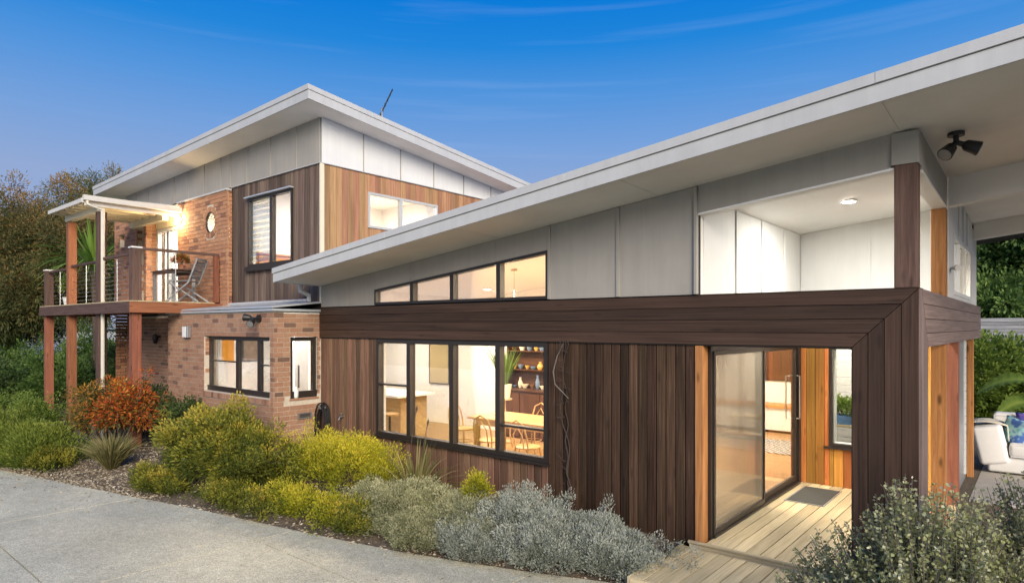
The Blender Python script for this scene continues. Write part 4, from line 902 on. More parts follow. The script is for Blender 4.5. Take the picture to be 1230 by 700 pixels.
def shrub(name, label, cat, base, rad, zc, k, per, cs, ln, wd, mat, bark=BARK, up=.5, group=None, jit=.25, low=-.35, fill=(.55, 1.0), stems=8, zbias=.0, sp=1.0):
    t = thing(name, label, cat, base, group); c = (base[0], base[1], base[2]+zc)
    P, D, tt, cc = clumped(c, rad, k, per, cs, base[2]+.02, up, low, fill); n = len(P)
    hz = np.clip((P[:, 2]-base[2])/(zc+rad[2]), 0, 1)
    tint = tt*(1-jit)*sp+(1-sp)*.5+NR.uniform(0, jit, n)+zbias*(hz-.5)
    leaves('foliage', P, D, NR.uniform(.7, 1.3, n)*ln, NR.uniform(.7, 1.3, n)*wd, tint, mat, t)
    m = MB(); b = Vector(base)
    for i in NR.choice(len(cc), min(stems, len(cc)), replace=False):
        p = Vector(cc[i]); j = Vector((random.uniform(-.05, .05), random.uniform(-.05, .05), 0)); mid = b.lerp(p, .5)+Vector((0, 0, .1*rad[2])); m.tube([b+j-Vector((0, 0, .05)), mid+j, p], [.014*cs/.15+.004, .009*cs/.15+.003, .003], 5)
    m.build('stem', bark, t, True); return t
G = lambda *s: [(p, c) for p, c in s]
L_green = leaf_mat('bright_green_leaf', G((0, (.08, .12, .018)), (.5, (.16, .21, .03)), (1, (.29, .32, .055))))
L_olive = leaf_mat('olive_yellow_leaf', G((0, (.05, .07, .014)), (.45, (.13, .155, .026)), (.75, (.33, .32, .045)), (1, (.55, .42, .07))))
L_yel = leaf_mat('golden_leaf', G((0, (.09, .13, .014)), (.4, (.24, .265, .022)), (.75, (.48, .44, .03)), (1, (.66, .54, .06))))
L_grey = leaf_mat('silver_grey_leaf', G((0, (.19, .21, .165)), (.5, (.37, .40, .335)), (1, (.56, .58, .5))), .7)
L_gry2 = leaf_mat('olive_silver_leaf', G((0, (.15, .165, .075)), (.5, (.31, .32, .18)), (1, (.5, .49, .3))), .7)
L_red = leaf_mat('red_orange_leaf', G((0, (.08, .11, .02)), (.38, (.17, .14, .035)), (.52, (.34, .11, .03)), (.68, (.55, .08, .018)), (.86, (.62, .22, .03)), (1, (.6, .36, .07))))
L_dark = leaf_mat('dark_green_leaf', G((0, (.03, .055, .015)), (.5, (.06, .10, .03)), (1, (.12, .17, .05))))
L_brown = leaf_mat('bronze_tree_leaf', G((0, (.055, .075, .025)), (.5, (.115, .13, .045)), (.72, (.22, .16, .055)), (1, (.4, .24, .085))))
L_mid = leaf_mat('mid_green_leaf', G((0, (.045, .09, .02)), (.5, (.09, .16, .035)), (1, (.18, .27, .065))))
L_hedge = leaf_mat('hedge_leaf', G((0, (.08, .13, .02)), (.5, (.16, .24, .04)), (1, (.29, .36, .075))))
L_fresh = leaf_mat('fresh_green_leaf', G((0, (.12, .2, .03)), (.5, (.2, .32, .05)), (1, (.3, .42, .08))), .45)
L_ever = leaf_mat('evergreen_leaf', G((0, (.07, .13, .035)), (.5, (.15, .25, .065)), (1, (.27, .38, .11))))
L_olt = leaf_mat('olive_tree_leaf', G((0, (.05, .07, .025)), (.5, (.12, .14, .045)), (.8, (.22, .2, .07)), (1, (.34, .22, .085))))
L_bronze = leaf_mat('bronze_green_leaf', G((0, (.06, .08, .02)), (.45, (.14, .14, .035)), (.7, (.26, .16, .04)), (.88, (.45, .2, .035)), (1, (.55, .3, .06))))
L_coas = leaf_mat('coastal_grey_leaf', G((0, (.18, .2, .08)), (.5, (.38, .4, .18)), (.85, (.6, .61, .38)), (1, (.8, .79, .6))), .7)
L_straw = leaf_mat('straw_leaf', G((0, (.09, .11, .03)), (.5, (.2, .19, .07)), (1, (.38, .31, .15))))
bz = bed_z
def B(x, y): return (x, y, bz(x, y))
# left group
for (x, y, rx, ry, rz, lb) in ((-16.3, 3.2, 1.4, .85, .55, 'low bright green feathery shrub at the left end of the garden'), (-14.45, 3.45, 1.05, .55, .46, 'low bright green feathery shrub in front of the red leaved shrub'), (-18.8, 2.55, 1.5, .95, .6, 'low bright green feathery shrub beside the driveway at the frame edge')):
    shrub('feathery_shrub', lb, 'shrub', B(x, y), (rx, ry, rz), .18, 220, 70, .2, .075, .018, L_green, up=.9, group=None, zbias=.3)
shrub('pale_shrub', 'pale green shrub in front of the far left balcony post', 'shrub', B(-18.2, 4.3), (1.0, .5, .42), .2, 140, 50, .16, .06, .025, L_hedge, zbias=.2)
shrub('pale_shrub', 'pale green shrub at the left edge behind the feathery shrubs', 'shrub', B(-20.6, 3.8), (1.3, .8, .5), .25, 160, 50, .16, .06, .025, L_hedge, zbias=.2)
shrub('red_leaved_shrub', 'red and orange leaved shrub below the balcony corner', 'shrub', B(-13.5, 4.6), (.62, .5, .68), .74, 120, 42, .15, .075, .026, L_red, up=.2, zbias=.35, jit=.55, fill=(.35, 1.15))
shrub('bronze_shrub', 'bronze green shrub with orange tips left of the red leaved shrub', 'shrub', B(-14.3, 4.45), (.62, .5, .62), .6, 130, 45, .15, .075, .028, L_bronze, up=.2, zbias=.3, jit=.35, fill=(.35, 1.15))
t = tag(link(bpy.data.objects.new('grass_tuft', None), None, B(-12.45, 4.05)), 'straw tipped ornamental grass tuft beside the driveway', 'ornamental grass')
n = 900; a = NR.uniform(0, 6.283, n); s = NR.uniform(.1, .8, n); P = np.array(B(-12.45, 4.05))+np.stack([np.cos(a)*.1*s, np.sin(a)*.1*s, 0*a], 1)
leaves('blade', P, np.stack([np.cos(a)*s, np.sin(a)*s, 1+0*a], 1), NR.uniform(.3, .95, n), .016, NR.uniform(.2, 1, n), L_straw, t, droop=.25)['kind'] = 'stuff'
shrub('dark_shrub', 'small dark green shrub against the brick wall', 'shrub', B(-12.9, 5.45), (.7, .3, .5), .45, 90, 45, .13, .06, .03, L_dark)
shrub('dark_shrub', 'dark green shrub under the balcony behind the red shrub', 'shrub', B(-15.2, 5.6), (1.1, .5, .6), .5, 120, 45, .16, .08, .04, L_dark)
for (x, y, rx, mt, lb) in ((-16.8, 2.72, 1.1, L_green, 'low green ground cover on the driveway edge at the far left'), (-15.0, 3.08, .95, L_green, 'low green ground cover on the driveway edge left of the grass tuft'), (-13.7, 3.42, .6, L_olive, 'small olive ground cover on the driveway edge in front of the grass tuft'), (-10.7, 4.12, .75, L_olive, 'low olive ground cover at the left foot of the rounded shrub')):
    shrub('ground_cover_plant', lb, 'ground cover plant', B(x, y), (rx, .3, .2), .1, 150, 70, .1, .045, .015, mt, up=.6, zbias=.4)
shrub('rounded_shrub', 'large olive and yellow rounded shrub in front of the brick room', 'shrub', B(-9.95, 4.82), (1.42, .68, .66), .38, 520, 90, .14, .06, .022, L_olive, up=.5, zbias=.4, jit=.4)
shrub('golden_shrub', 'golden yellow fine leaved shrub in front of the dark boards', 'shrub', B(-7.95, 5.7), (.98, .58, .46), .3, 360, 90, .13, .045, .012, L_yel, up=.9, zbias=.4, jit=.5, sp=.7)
shrub('low_hedge_plant', 'low spreading golden plant along the driveway edge', 'ground cover plant', B(-7.55, 4.78), (1.0, .34, .22), .12, 190, 75, .1, .04, .012, L_yel, up=.6, zbias=.4, jit=.4)
shrub('low_hedge_plant', 'low dark green plant along the driveway below the rounded shrub', 'ground cover plant', B(-8.9, 4.42), (1.0, .28, .2), .12, 170, 75, .1, .04, .014, L_olive, up=.6, zbias=.4)
shrub('low_hedge_plant', 'low olive green plant on the driveway edge beside the silver cushions', 'ground cover plant', B(-6.75, 4.85), (.6, .24, .17), .1, 120, 75, .1, .04, .014, L_olive, up=.6, zbias=.4)
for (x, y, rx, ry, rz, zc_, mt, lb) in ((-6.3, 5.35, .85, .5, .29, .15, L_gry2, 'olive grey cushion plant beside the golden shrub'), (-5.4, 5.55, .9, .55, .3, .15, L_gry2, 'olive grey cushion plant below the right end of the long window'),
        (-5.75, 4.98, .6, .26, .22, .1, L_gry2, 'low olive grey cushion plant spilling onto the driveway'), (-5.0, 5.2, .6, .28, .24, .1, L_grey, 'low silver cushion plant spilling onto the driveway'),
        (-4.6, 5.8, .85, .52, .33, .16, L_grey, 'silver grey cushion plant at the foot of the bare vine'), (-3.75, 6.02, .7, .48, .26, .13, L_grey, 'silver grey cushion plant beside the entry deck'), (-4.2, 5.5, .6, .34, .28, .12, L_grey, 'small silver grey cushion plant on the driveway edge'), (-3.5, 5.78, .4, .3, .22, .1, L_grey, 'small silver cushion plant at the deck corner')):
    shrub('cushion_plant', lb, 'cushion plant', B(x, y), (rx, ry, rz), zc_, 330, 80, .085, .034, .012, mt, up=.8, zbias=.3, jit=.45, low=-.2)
shrub('golden_sprig', 'yellow green sprig growing through the grey cushion plants', 'shrub', B(-5.35, 5.75), (.22, .18, .28), .4, 40, 60, .08, .04, .012, L_yel, up=.8)
# strappy clump: every strap a part
def strap_plant(label, base, n, ln, wd, mat, name='strap_leaf_plant', cat='strappy plant', spread=1.0, ch='leaf', z_up=1.0):
    t = thing(name, label, cat, base); b = np.array(base)
    for i in range(n):
        a = random.uniform(0, 6.283); s = random.uniform(.1, spread); L_ = ln*random.uniform(.65, 1.1); w = wd*random.uniform(.7, 1.2)
        d = Vector((math.cos(a)*s, math.sin(a)*s, z_up)).normalized(); sd = d.cross(Vector((0, 0, 1))).normalized(); V = []; r0 = Vector((math.cos(a), math.sin(a), 0))*.05
        for q in range(6):
            f = q/5; p = Vector(b)+r0+d*L_*f+Vector((math.cos(a), math.sin(a), 0))*L_*.35*s*f*f-Vector((0, 0, 1))*L_*.55*s*f**2.5; ww = w*(1-f**3)*.5+.001
            V += [p-sd*ww, p+Vector((0, 0, -ww*.4)), p+sd*ww]
        F = [(q*3+j, q*3+j+1, q*3+j+4, q*3+j+3) for q in range(5) for j in range(2)]
        raw(ch, V, F, mat, t, True, tint=[random.uniform(.1, .9)]*len(V))
    return t
strap_plant('strappy green clump with arching leaves below the long window', B(-6.6, 5.85), 130, .95, .026, L_straw, spread=1.0)
t = thing('flower_stalk', 'two dry flower stalks rising from the strappy clump', 'flower stalk', B(-6.8, 6.1))
for dx, h in ((0, 1.15), (.12, .95)):
    x, y, z = B(-7.1+dx*2, 6.2); MB().tube([(x, y, z), (x+.02, y, z+h*.6), (x+.1, y+.02, z+h)], .005, 5).build('stalk', BARK, t, True); MB().tube([(x+.1, y+.02, z+h-.02), (x+.115, y+.02, z+h+.04), (x+.125, y+.02, z+h+.09)], [.006, .018, .004], 6).build('seed_head', BARK, t, True)
# bare vine on the dark boards
t = thing('bare_vine', 'leafless twisted vine climbing the dark boards', 'vine', (-4.72, 6.6, 0))
def vine(pts, r): MB().tube(pts, r, 6).build('vine_stem', BARKG, t, True)
base = Vector((-4.68, 6.55, .0))
VB = plain('dark_vine_bark', (.055, .035, .028), .9, noise=.2, scale=12)
def vine(pts, r, mt=None): MB().tube(pts, r, 6).build('vine_stem', mt or VB, t, True)
for s in range(2):
    pts = []; ph = s*2.6
    for i in range(26): f = i/25; pts.append((-4.68+(.05*math.sin(f*7)+.03*math.sin(f*19) if s == 0 else .03*math.sin(f*4.3+1)+.022*math.sin(f*27+2)+.03), 6.68-.025*math.cos(f*9+ph), -.05+f*(2.2-.5*s)))
    vine(pts, [.011-.006*i/25 for i in range(26)])
vine([(-4.62, 6.66, 1.45), (-4.80, 6.62, 1.62), (-4.83, 6.62, 1.78), (-4.78, 6.64, 1.98), (-4.70, 6.66, 2.14)], [.006, .008, .008, .007, .005], BARKG)
for i in range(24):
    z = random.choice((random.uniform(.35, .7), random.uniform(1.15, 1.4), random.uniform(1.5, 2.15))); x = -4.68+random.uniform(-.07, .07); a = random.uniform(-1.5, 1.5); L_ = random.uniform(.06, .2)
    vine([(x, 6.67, z), (x+L_*.5*math.sin(a), 6.64, z+L_*.4*math.cos(a)), (x+L_*math.sin(a)+random.uniform(-.04, .04), 6.66, z+L_*.6*math.cos(a)-.03)], [.005, .004, .0015])
MB().tube([(-4.68+.06*math.sin(k*.55)*(1-k/60), 6.67-.003*k, 2.12+.08*math.cos(k*.55)) for k in range(30)], .004, 5).build('vine_stem', VB, t, True)
# foreground coastal shrub on the right
def twiggy(label, base, rad, n, seed):
    t = thing('coastal_shrub', label, 'shrub', base); rg = np.random.default_rng(seed); m = MB(); P = []; D = []; T = []; Ls = []
    b = Vector(base)
    for i in range(n):
        d = rg.normal(size=3); d[2] = abs(d[2])*.9+.12; d /= np.linalg.norm(d); lump = 1+.2*math.sin(d[0]*6+1)+.15*math.sin(d[1]*8); tip = b+Vector((d[0]*rad[0]*lump, d[1]*rad[1]*lump, d[2]*rad[2]*(.85+.2*rg.random()))); f0 = rg.uniform(.35, .55)
        p0 = b.lerp(tip, f0)+Vector(rg.normal(size=3)*.05); mid = p0.lerp(tip, .5)+Vector((0, 0, -.04))+Vector(rg.normal(size=3)*.02)
        pts = [p0, mid, tip]; m.tube(pts, [.005, .0035, .0015], 4, False); ct = rg.random()
        q = 46
        for j in range(q):
            f = rg.random()**.7; pp = (p0*(1-f)*(1-f)+mid*2*f*(1-f)+tip*f*f); r = rg.normal(size=3); r /= np.linalg.norm(r)
            P.append(np.array(pp)+r*.008); dd = np.array(tip-p0); dd /= np.linalg.norm(dd); D.append(r+dd*.7); T.append(.55*ct*.8+.3*rg.random()+(.25 if f > .93 else 0)); Ls.append(.036*(1-.35*f))
        if i % 3 == 0: m.tube([b+Vector(rg.normal(size=3)*.03), b.lerp(p0, .6)+Vector((0, 0, .05)), p0], [.014, .009, .005], 5, False)
    m.build('stem', BARKG, t, True); P = np.array(P); n = len(P); leaves('foliage', P, np.array(D), np.array(Ls)*rg.uniform(.7, 1.3, n), .021*rg.uniform(.7, 1.3, n), np.array(T), L_coas, t)
twiggy('grey green coastal shrub with upright twigs beside the portal corner', (-.58, 4.95, -.2), (.85, .66, 1.52), 1300, 3)
twiggy('grey green coastal shrub at the right edge in front of the white sofa', (.25, 5.6, -.2), (1.0, .8, 1.75), 1300, 4)
twiggy('low grey green coastal shrub at the bottom right corner', (.1, 4.45, -.2), (.6, .5, 1.0), 700, 5)
# leaf litter and mulch chips
n = 16000; x = np.where(NR.random(n) < .5, NR.uniform(-14.6, -10.2, n), NR.uniform(-22, -3.1, n)); e = np.array([edge_y(v) for v in x]); y = e+NR.uniform(.0, 1, n)**1.6*2.6-np.where(NR.random(n) < .06, NR.exponential(.35, n), 0); z = np.where(y < e, -.2165, np.array([bz(a, b) for a, b in zip(x, y)])+.006)
lit = leaves('leaf_litter', np.stack([x, y, z], 1), np.stack([NR.normal(size=n), NR.normal(size=n), NR.uniform(0, .35, n)], 1), NR.uniform(.02, .07, n), NR.uniform(.01, .025, n), NR.uniform(0, 1, n), leaf_mat('dry_litter', G((0, (.13, .095, .06)), (.5, (.34, .28, .19)), (1, (.6, .53, .41))), .9, .1)); stuff(lit)

# ------------------------------------------------------------------ trees and far surroundings
def tree(name, label, base, th, crown, clumps, per, cs, ln, wd, mat, cat='tree', bark=BARK, group=None, up=.1, tr=.2, low=-.6, zb=.25, lean=(0, 0)):
    t = thing(name, label, cat, base, group); b = Vector(base); top = b+Vector((lean[0], lean[1], th))
    m = MB(); m.tube([b-Vector((0, 0, .2)), b.lerp(top, .5)+Vector((.15, .1, 0)), top], [tr*1.2, tr*.9, tr*.7], 9); Ps = []; Ds = []; Ts = []
    for (cx, cy, cz, rx, ry, rz, w) in crown:
        c = (b.x+cx, b.y+cy, b.z+cz); k = int(clumps*w); P, D, tt, cc = clumped(c, (rx, ry, rz), k, per, cs, base[2]+.1, up, low, (.45, 1.05)); hz = (P[:, 2]-c[2])/rz
        Ps.append(P); Ds.append(D); Ts.append(tt*.6+NR.uniform(0, .4, len(P))+zb*hz*.5)
        cv = Vector(c); m.tube([top-Vector((0, 0, .1)), top.lerp(cv, .6)+Vector((0, 0, .2)), cv], [tr*.55, tr*.35, tr*.18], 7)
        for i in NR.choice(len(cc), min(12, len(cc)), replace=False): p = Vector(cc[i]); m.tube([cv, cv.lerp(p, .5)+Vector((0, 0, .1)), p], [tr*.17, tr*.1, .01], 5)
    m.build('trunk', bark, t, True); P = np.concatenate(Ps); n = len(P)
    leaves('crown', P, np.concatenate(Ds), NR.uniform(.7, 1.3, n)*ln, NR.uniform(.7, 1.3, n)*wd, np.concatenate(Ts), mat, t); return t
tree('bronze_tree', 'large bronze leaved tree beyond the left end of the balcony', (-29.5, 6.2, -.3), 2.6, [(0, 0, 5.2, 2.6, 2.6, 2.3, 1), (-1.6, -1.6, 4.2, 2.2, 2.2, 1.9, .7), (.9, 1.6, 5.6, 2.0, 2.2, 1.9, .7), (.6, -.4, 3.2, 2.2, 2.2, 1.5, .6), (2.2, .6, 3.6, 1.6, 1.8, 1.6, .4), (-.8, -.8, 2.6, 2.4, 2.4, 1.0, .4), (2.6, 1.6, 5.0, 1.7, 1.7, 1.7, .5)], 420, 130, .4, .13, .035, L_brown, tr=.22, zb=.45)
tree('olive_tree', 'olive green tree behind the bronze tree near the roof corner', (-40.6, 12.9, -.3), 4, [(0, 0, 8.4, 2.3, 2.3, 2.5, 1), (-2.2, -2.2, 7.2, 2.4, 2.4, 2.2, .8), (-1, -.5, 5.0, 2.6, 2.6, 2.0, .6)], 330, 120, .5, .16, .045, L_olt, tr=.28, zb=.35)
tree('dark_tree', 'dark grey green tree at the left edge of the frame', (-33, 2.6, -.3), 3, [(0, 0, 5.5, 2.6, 2.6, 2.9, 1), (1.5, 0, 3.2, 2.2, 2.2, 1.6, .7)], 300, 110, .45, .15, .035, L_dark, tr=.22)
for i, (x, y, rx, rz, mt, lb) in enumerate(((-24.0, 4.3, 1.5, .95, L_dark, 'dark hedge shrub left of the balcony posts'), (-26.5, 3.6, 1.6, 1.0, L_dark, 'dark hedge shrub at the left frame edge'), (-22.4, 6.0, 1.3, 1.0, L_mid, 'mid green shrub seen between the balcony posts'), (-21.0, 7.6, 1.2, 1.3, L_dark, 'dark shrub beside the house end below the palm'), (-24.5, 7.2, 1.5, 1.3, L_mid, 'tall mid green shrub behind the balcony posts'), (-27.5, 5.6, 1.7, 1.25, L_mid, 'mid green shrub in front of the bronze tree trunk'), (-29.0, 3.0, 1.7, 1.2, L_dark, 'dark shrub far left below the dark tree'), (-25.5, 8.8, 1.6, 1.35, L_dark, 'dark tall shrub between the fence and the house end'))):
    shrub('garden_shrub', lb, 'shrub', (x, y, -.3), (rx, rx*.8, rz), rz*.75, 170, 55, .26, .11, .05, mt)
strap_plant('green spiky palm behind the balcony', (-22.2, 6.75, 4.1), 110, 1.8, .07, L_fresh, 'palm', 'palm', 1.6, 'frond', .8)
for o in bpy.data.objects:
    if o.name == 'palm': MB().tube([(-22.2, 6.75, -.3), (-22.15, 6.8, 1.8), (-22.2, 6.75, 4.15)], [.12, .09, .08], 9).build('trunk', BARK, o, True)
# far neighbour wall, left
t = thing('neighbour_shed', 'pale shed wall glimpsed behind the shrubs at the left edge', 'shed', (-44, 9, -.3))
bx('wall', [(-46, -40, 6.6, 14, -.3, 2.2)], M_panelw, t); pr('roof', [(6.4, 2.2), (14.2, 2.2), (14.2, 2.35), (10.3, 3.4), (6.4, 2.35)], 'X', -46.2, -39.8, M_gal, t)
# timber paling fence, left background
def fence(label, p0, p1, z0, h, horiz, mat, name='timber_fence'):
    t = thing(name, label, 'fence', (p0[0], p0[1], z0)); a, b = Vector((*p0, 0)), Vector((*p1, 0)); L_ = (b-a).length; d = (b-a)/L_; nrm = Vector((-d.y, d.x, 0)); ang = math.atan2(d.y, d.x)
    def piece(nm, u0, u1, v0, v1, za, zb_):
        m = MB(); V = []
        for u in (u0, u1):
            for v in (v0, v1):
                for z in (za, zb_): q = a+d*u+nrm*v; V.append((q.x, q.y, z))
        m.add(V, [(0, 1, 3, 2), (4, 6, 7, 5), (0, 4, 5, 1), (2, 3, 7, 6), (0, 2, 6, 4), (1, 5, 7, 3)]); return m.build(nm, mat, t)
    n = max(1, round(L_/2.4))
    for i in range(n+1): piece('post', min(L_-.1, i*L_/n), min(L_, i*L_/n+.1), .03, .13, z0, z0+h+.03)
    if horiz:
        k = int(h/.11)
        for i in range(k):
            for q in range(n): piece('rail', q*L_/n+.003, (q+1)*L_/n-.003, -.0, .025, z0+i*.11, z0+i*.11+.1)
    else:
        for i in range(int(L_/.15)): piece('paling', i*.15, i*.15+.14, 0, .02, z0, z0+h+random.uniform(-.015, .015))
    return t
fence('weathered paling fence behind the shrubs left of the house', (-30, 9.5), (-20.2, 11.5), -.3, 1.9, False, M_weath)
fence('grey horizontal board fence behind the hedge at the right', (-1.6, 24.0), (9, 24.0), .75, 1.9, True, M_greywood)
raw('hill', [(-30, 22, -.33), (40, 22, -.33), (40, 23.6, .74), (-30, 23.6, .74), (40, 60, 1.2), (-30, 60, 1.2)], [(0, 1, 2, 3), (3, 2, 4, 5)], M_ground)['kind'] = 'structure'
for i, (x, y, lb) in enumerate(((-1.6, 20.2, 'bright green hedge shrub beside the right end of the house'), (.3, 20.6, 'bright green hedge shrub behind the white sofa'), (2.3, 20.2, 'bright green hedge shrub at the right frame edge'))):
    shrub('hedge_shrub', lb, 'shrub', (x, y, -.2), (1.25, .9, 1.25), 1.1, 260, 60, .24, .12, .06, L_hedge, low=-.8)
tree('evergreen_tree', 'dense evergreen tree behind the right fence', (-1.0, 30, .9), 2.8, [(0, 0, 4.6, 2.6, 2.2, 2.6, 1), (1.8, 0, 3.4, 2.2, 2, 2.2, .8), (0, -1.5, 2.0, 2.2, 1.4, 1.4, .6)], 400, 70, .42, .2, .085, L_ever)
tree('evergreen_tree', 'tall evergreen tree at the right frame edge', (3.0, 31, .9), 3.4, [(0, 0, 5.4, 2.8, 2.4, 3.0, 1), (-2, 0, 4.0, 2.2, 2, 2.2, .7), (.5, -1.5, 2.0, 2.4, 1.4, 1.5, .6)], 400, 70, .42, .2, .085, L_ever)
tree('evergreen_tree', 'broad evergreen tree standing behind the house roof end', (-5.0, 33, .9), 3.4, [(0, 0, 4.8, 3, 2.4, 3, 1)], 340, 70, .42, .2, .085, L_mid)
# big leaved plant: each leaf a part
t = thing('banana_plant', 'broad leaved green plant beside the white sofa', 'plant', (-.1, 16.0, -.1))
for i, (a, tl, z, l, w) in enumerate(((3.3, .75, 1.30, .85, .5), (3.9, .8, .88, .75, .46), (5.6, .6, 1.35, .8, .46), (.3, .7, 1.05, .8, .46), (4.7, .9, .7, .75, .44), (1.6, .3, 1.4, .7, .4))):
    d = Vector((math.cos(a), math.sin(a), 0)); sd = Vector((-d.y, d.x, 0)); sd = sd if sd.y < 0 else -sd; sd = (sd-Vector((0, 0, tl*.8))).normalized(); up = d.cross(sd); up = up if up.z > 0 else -up; V = []; T = []; o0 = Vector((-.1, 16.0, z))+d*.08; Q = 22
    for q in range(Q):
        f = q/(Q-1); p = o0+d*l*f+Vector((0, 0, .25*l*f-.6*l*f*f)); ww = w*.46*(math.sin(math.pi*(f*.93+.05))**.6)*(1-.3*f); j = (.82 if q % 3 == 1 else 1.0)*random.uniform(.92, 1.05); rp = .018*math.sin(q*1.9)
        V += [p-sd*ww*j+up*(.22*ww+rp), p-sd*ww*.5+up*(.1*ww+rp*.6), p, p+sd*ww*.5+up*(.1*ww-rp*.6), p+sd*ww*j+up*(.22*ww-rp)]; T += [.15+.25*(q % 2), .3, .95, .3, .15+.25*(q % 2)]
    raw('leaf', V, [(q*5+j, q*5+j+1, q*5+j+6, q*5+j+5) for q in range(Q-1) for j in range(4)], L_hedge, t, True, tint=[v*(.8+.06*i) for v in T])
    MB().tube([(-.1, 16.0, -.2), o0-d*.05-Vector((0, 0, .1)), o0], [.03, .02, .012], 6).build('stem', L_fresh, t, True)

# ------------------------------------------------------------------ patio and sofa on the right
M_paver = plain('patio_paver', (.4, .37, .33), .85, noise=.12, scale=8)
pt = struct(bx('patio', [(-.80, 4.5, 10.8, 17, -.25, -.08)], M_mortar))
for i in range(8):
    for j in range(10): box('paver', -.79+i*.61, -.79+i*.61+.6, 10.85+j*.61, 10.85+j*.61+.6, -.075, -.045, M_paver, pt, .004)
M_sofa = plain('white_outdoor_fabric', (.86, .85, .82), .9, noise=.03, scale=8, bump=.3)
def soft(name, x0, x1, y0, y1, z0, z1, mat, parent, r=.06, rot=None):
    bm = bmesh.new(); bmesh.ops.create_cube(bm, size=1, matrix=Matrix.Diagonal((x1-x0, y1-y0, z1-z0, 1))); bmesh.ops.bevel(bm, geom=bm.edges[:], offset=min(r, .45*min(x1-x0, y1-y0, z1-z0)), segments=4, affect='EDGES', profile=.5)
    o = link(bpy.data.objects.new(name, from_bm(name, bm, mat, True)), parent, ((x0+x1)/2, (y0+y1)/2, (z0+z1)/2))
    if rot: o.rotation_euler = rot
    return o
t = thing('outdoor_sofa', 'white outdoor sofa on the patio at the right', 'sofa', (.2, 13.6, -.04))
soft('base', -.70, 1.5, 13.1, 14.0, -.02, .24, M_sofa, t, .04); soft('seat_cushion', -.42, 1.2, 13.05, 13.75, .245, .46, M_sofa, t)
soft('backrest', -.66, 1.45, 13.75, 14.05, .25, .88, M_sofa, t, .06); soft('armrest', -.86, -.46, 13.05, 13.95,   .1, .72, M_sofa, t, .06, (0, R(-12), 0)); soft('armrest', 1.25, 1.55, 13.05, 13.95, .1, .72, M_sofa, t, .09)
for z in (.26, .445): MB().tube([(-.40, 13.06, z), (1.18, 13.06, z), (1.18, 13.74, z)], .007, 5).build('piping', M_sofa, t, True)
MB().tube([(-.64, 13.755, .3), (-.64, 13.745, .84), (.4, 13.742, .85), (.4, 13.748, .47)], .007, 5).build('piping', M_sofa, t, True)
M_throw = plain('cream_knit', (.72, .66, .54), .95, noise=.12, scale=40, bump=1.0)
V = []; F = []
for i in range(25):
    for j in range(9):
        f = i/24; y = 13.28+.055*j+.008*math.sin(i*.9+j)
        if f < .36: x, z = -.935-.12*(.36-f)+.01*math.sin(j*1.7), .12+f/.36*.60
        elif f < .66: g = (f-.36)/.3; x, z = -.93+.42*g, .735+.03*math.sin(math.pi*g)
        else: g = (f-.66)/.34; x, z = -.455+.02*g, .72-.24*g
        V.append((x, y, z+.008*math.sin(j*1.3+i*.4)))
for i in range(24):
    for j in range(8): a = i*9+j; F.append((a, a+1, a+10, a+9))
th = raw('throw_blanket', V, F, M_throw, None, True); so = th.modifiers.new('thickness', 'SOLIDIFY'); so.thickness = .014
tag(th, 'cream knitted throw draped over the arm of the white sofa', 'throw')
def cushion(label, c, s, rot, cols):
    g = NG('cushion_print'); ge = g.n('TexCoord'); w = g.n('TexNoise', i_Scale=7.0, i_Detail=2.0); g.l(ge.outputs['Object'], w.inputs['Vector']); g.l(g.ramp(w.outputs[0], [(.35, cols[0]), (.5, cols[1]), (.62, cols[2])]), g.b.inputs['Base Color']); g.b.inputs['Roughness'].default_value = .9
    bm = bmesh.new(); bmesh.ops.create_grid(bm, x_segments=12, y_segments=12, size=.5)
    top = bm.verts[:]
    for v in top: u, w_ = v.co.x*2, v.co.y*2; k = (1-u**4)*(1-w_**4); v.co = Vector((v.co.x*s*(1-.1*(abs(w_)**2 < .5)), v.co.y*s, .001+.085*k**.5))
    d = bmesh.ops.duplicate(bm, geom=bm.verts[:]+bm.edges[:]+bm.faces[:])
    for v in d['geom']:
        if isinstance(v, bmesh.types.BMVert): v.co.z = -v.co.z
    bmesh.ops.remove_doubles(bm, verts=bm.verts[:], dist=.003); bmesh.ops.recalc_face_normals(bm, faces=bm.faces[:])
    o = link(bpy.data.objects.new('cushion', from_bm('cushion', bm, g.m, True)), None, c); o.rotation_euler = rot; tag(o, label, 'cushion')
cushion('blue and purple patterned cushion on the white sofa', (-.18, 13.62, .68), .44, (R(72), R(10), R(-8)), ((.03, .07, .3), (.12, .09, .4), (.4, .12, .3)))
cushion('teal patterned cushion leaning on the sofa arm', (-.36, 13.42, .63), .42, (R(76), R(14), R(-35)), ((.03, .3, .35), (.3, .5, .5), (.05, .12, .35)))

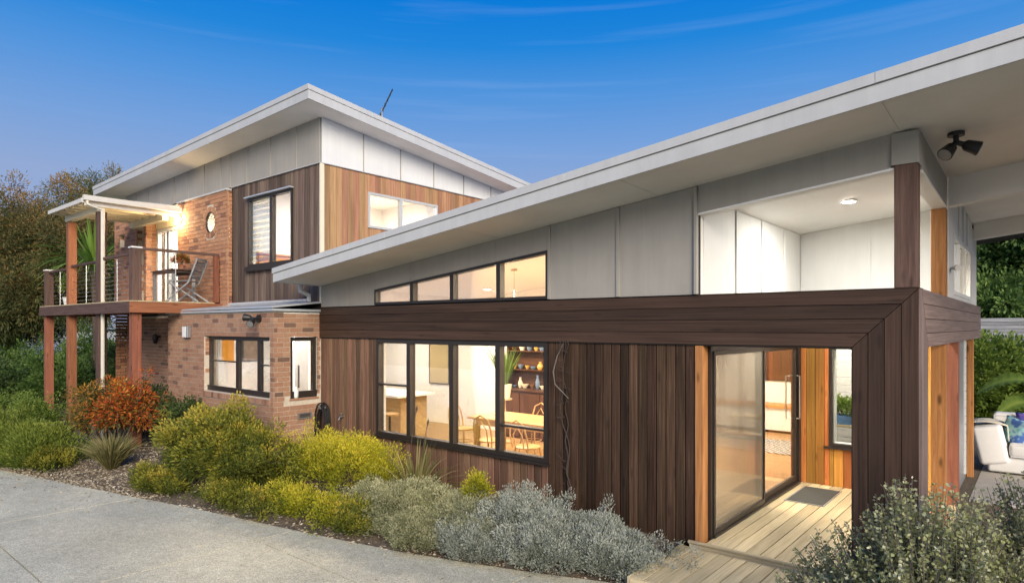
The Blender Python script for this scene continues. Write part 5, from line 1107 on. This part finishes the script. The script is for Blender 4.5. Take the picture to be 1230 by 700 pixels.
# ------------------------------------------------------------------ balcony furniture
t = thing('balcony_table', 'grey slatted table on the balcony', 'table', (-15.1, 6.2, 2.876))
for i in range(6): box('slat', -15.75, -14.55, 5.92+i*.092, 5.92+i*.092+.084, 3.60, 3.622, M_postdk, t)
bx('apron', [(-15.7, -14.6, 5.95, 5.97, 3.53, 3.599), (-15.7, -14.6, 6.42, 6.44, 3.53, 3.599)], M_postdk, t)
for x in (-15.68, -14.68):
    for y in (5.95, 6.38): box('leg', x, x+.06, y, y+.06, 2.877, 3.53, M_greywood, t)
t = thing('folding_chair', 'grey folding chair beside the balcony table', 'chair', (-14.2, 6.25, 2.876))
for y in (6.03, 6.47):
    MB().tube([(-14.62, y, 2.885), (-14.12, y, 3.3), (-13.95, y, 3.74), (-13.93, y, 3.80)], .02, 6).build('back_leg', M_greywood, t); MB().tube([(-13.92, y+.03, 2.885), (-14.6, y+.03, 3.33)], .02, 6).build('front_leg', M_greywood, t)
for i in range(6): box('seat_slat', -14.6+i*.08, -14.6+i*.08+.065, 6.04, 6.48, 3.325, 3.345, M_greywood, t)
for i in range(7):
    f = i/6; x = -14.10+.15*f; z = 3.38+.38*f; box('back_slat', x-.012, x+.012, 6.05, 6.45, z, z+.055, M_greywood, t)
t.location = (-14.15, 6.12, 2.876); t.rotation_euler.z = R(38)
shrub('potted_herb', 'bushy reddish plant in a pot on the balcony table', 'pot plant', (-14.9, 6.25, 3.74), (.16, .14, .13), .12, 40, 30, .05, .04, .02, L_red)
for o in list(bpy.data.objects):
    if o.name == 'potted_herb': MB().lathe([(.05, 0), (.075, .11), (.08, .12)], (-14.9, 6.25, 3.623), 14).build('pot', plain('terracotta', (.4, .16, .08), .8), o, True)
shrub('potted_plant', 'leafy plant in a white pot behind the balcony rail', 'pot plant', (-18.95, 5.2, 3.1), (.16, .14, .3), .3, 40, 30, .07, .07, .03, L_hedge)
for o in list(bpy.data.objects):
    if o.name == 'potted_plant': MB().lathe([(.09, 0), (.13, .2), (.14, .22)], (-18.95, 5.2, 2.877), 16).build('pot', M_white, o, True)
shrub('potted_plant', 'leafy plant in the blue tray seen through the entry window', 'pot plant', (-2.5, 11.62, .79), (.22, .15, .2), .2, 40, 30, .06, .06, .03, L_fresh)
# indoor pot plant by the dresser
strap_plant('tall spiky pot plant beside the dark dresser', (-8.45, 9.9, 1.15), 40, .95, .05, L_mid, 'spiky_plant', 'pot plant', .35)
for o in list(bpy.data.objects):
    if o.name == 'spiky_plant':
        MB().lathe([(.11, 0), (.15, .26), (.155, .28)], (-8.45, 9.9, .9), 16).build('pot', M_cream, o, True); MB().lathe([(.16, 0), (.16, .03), (.03, .04), (.03, .86), (.16, .87), (.16, .895)], (-8.45, 9.9, .002), 16).build('stand', M_oak, o, True)
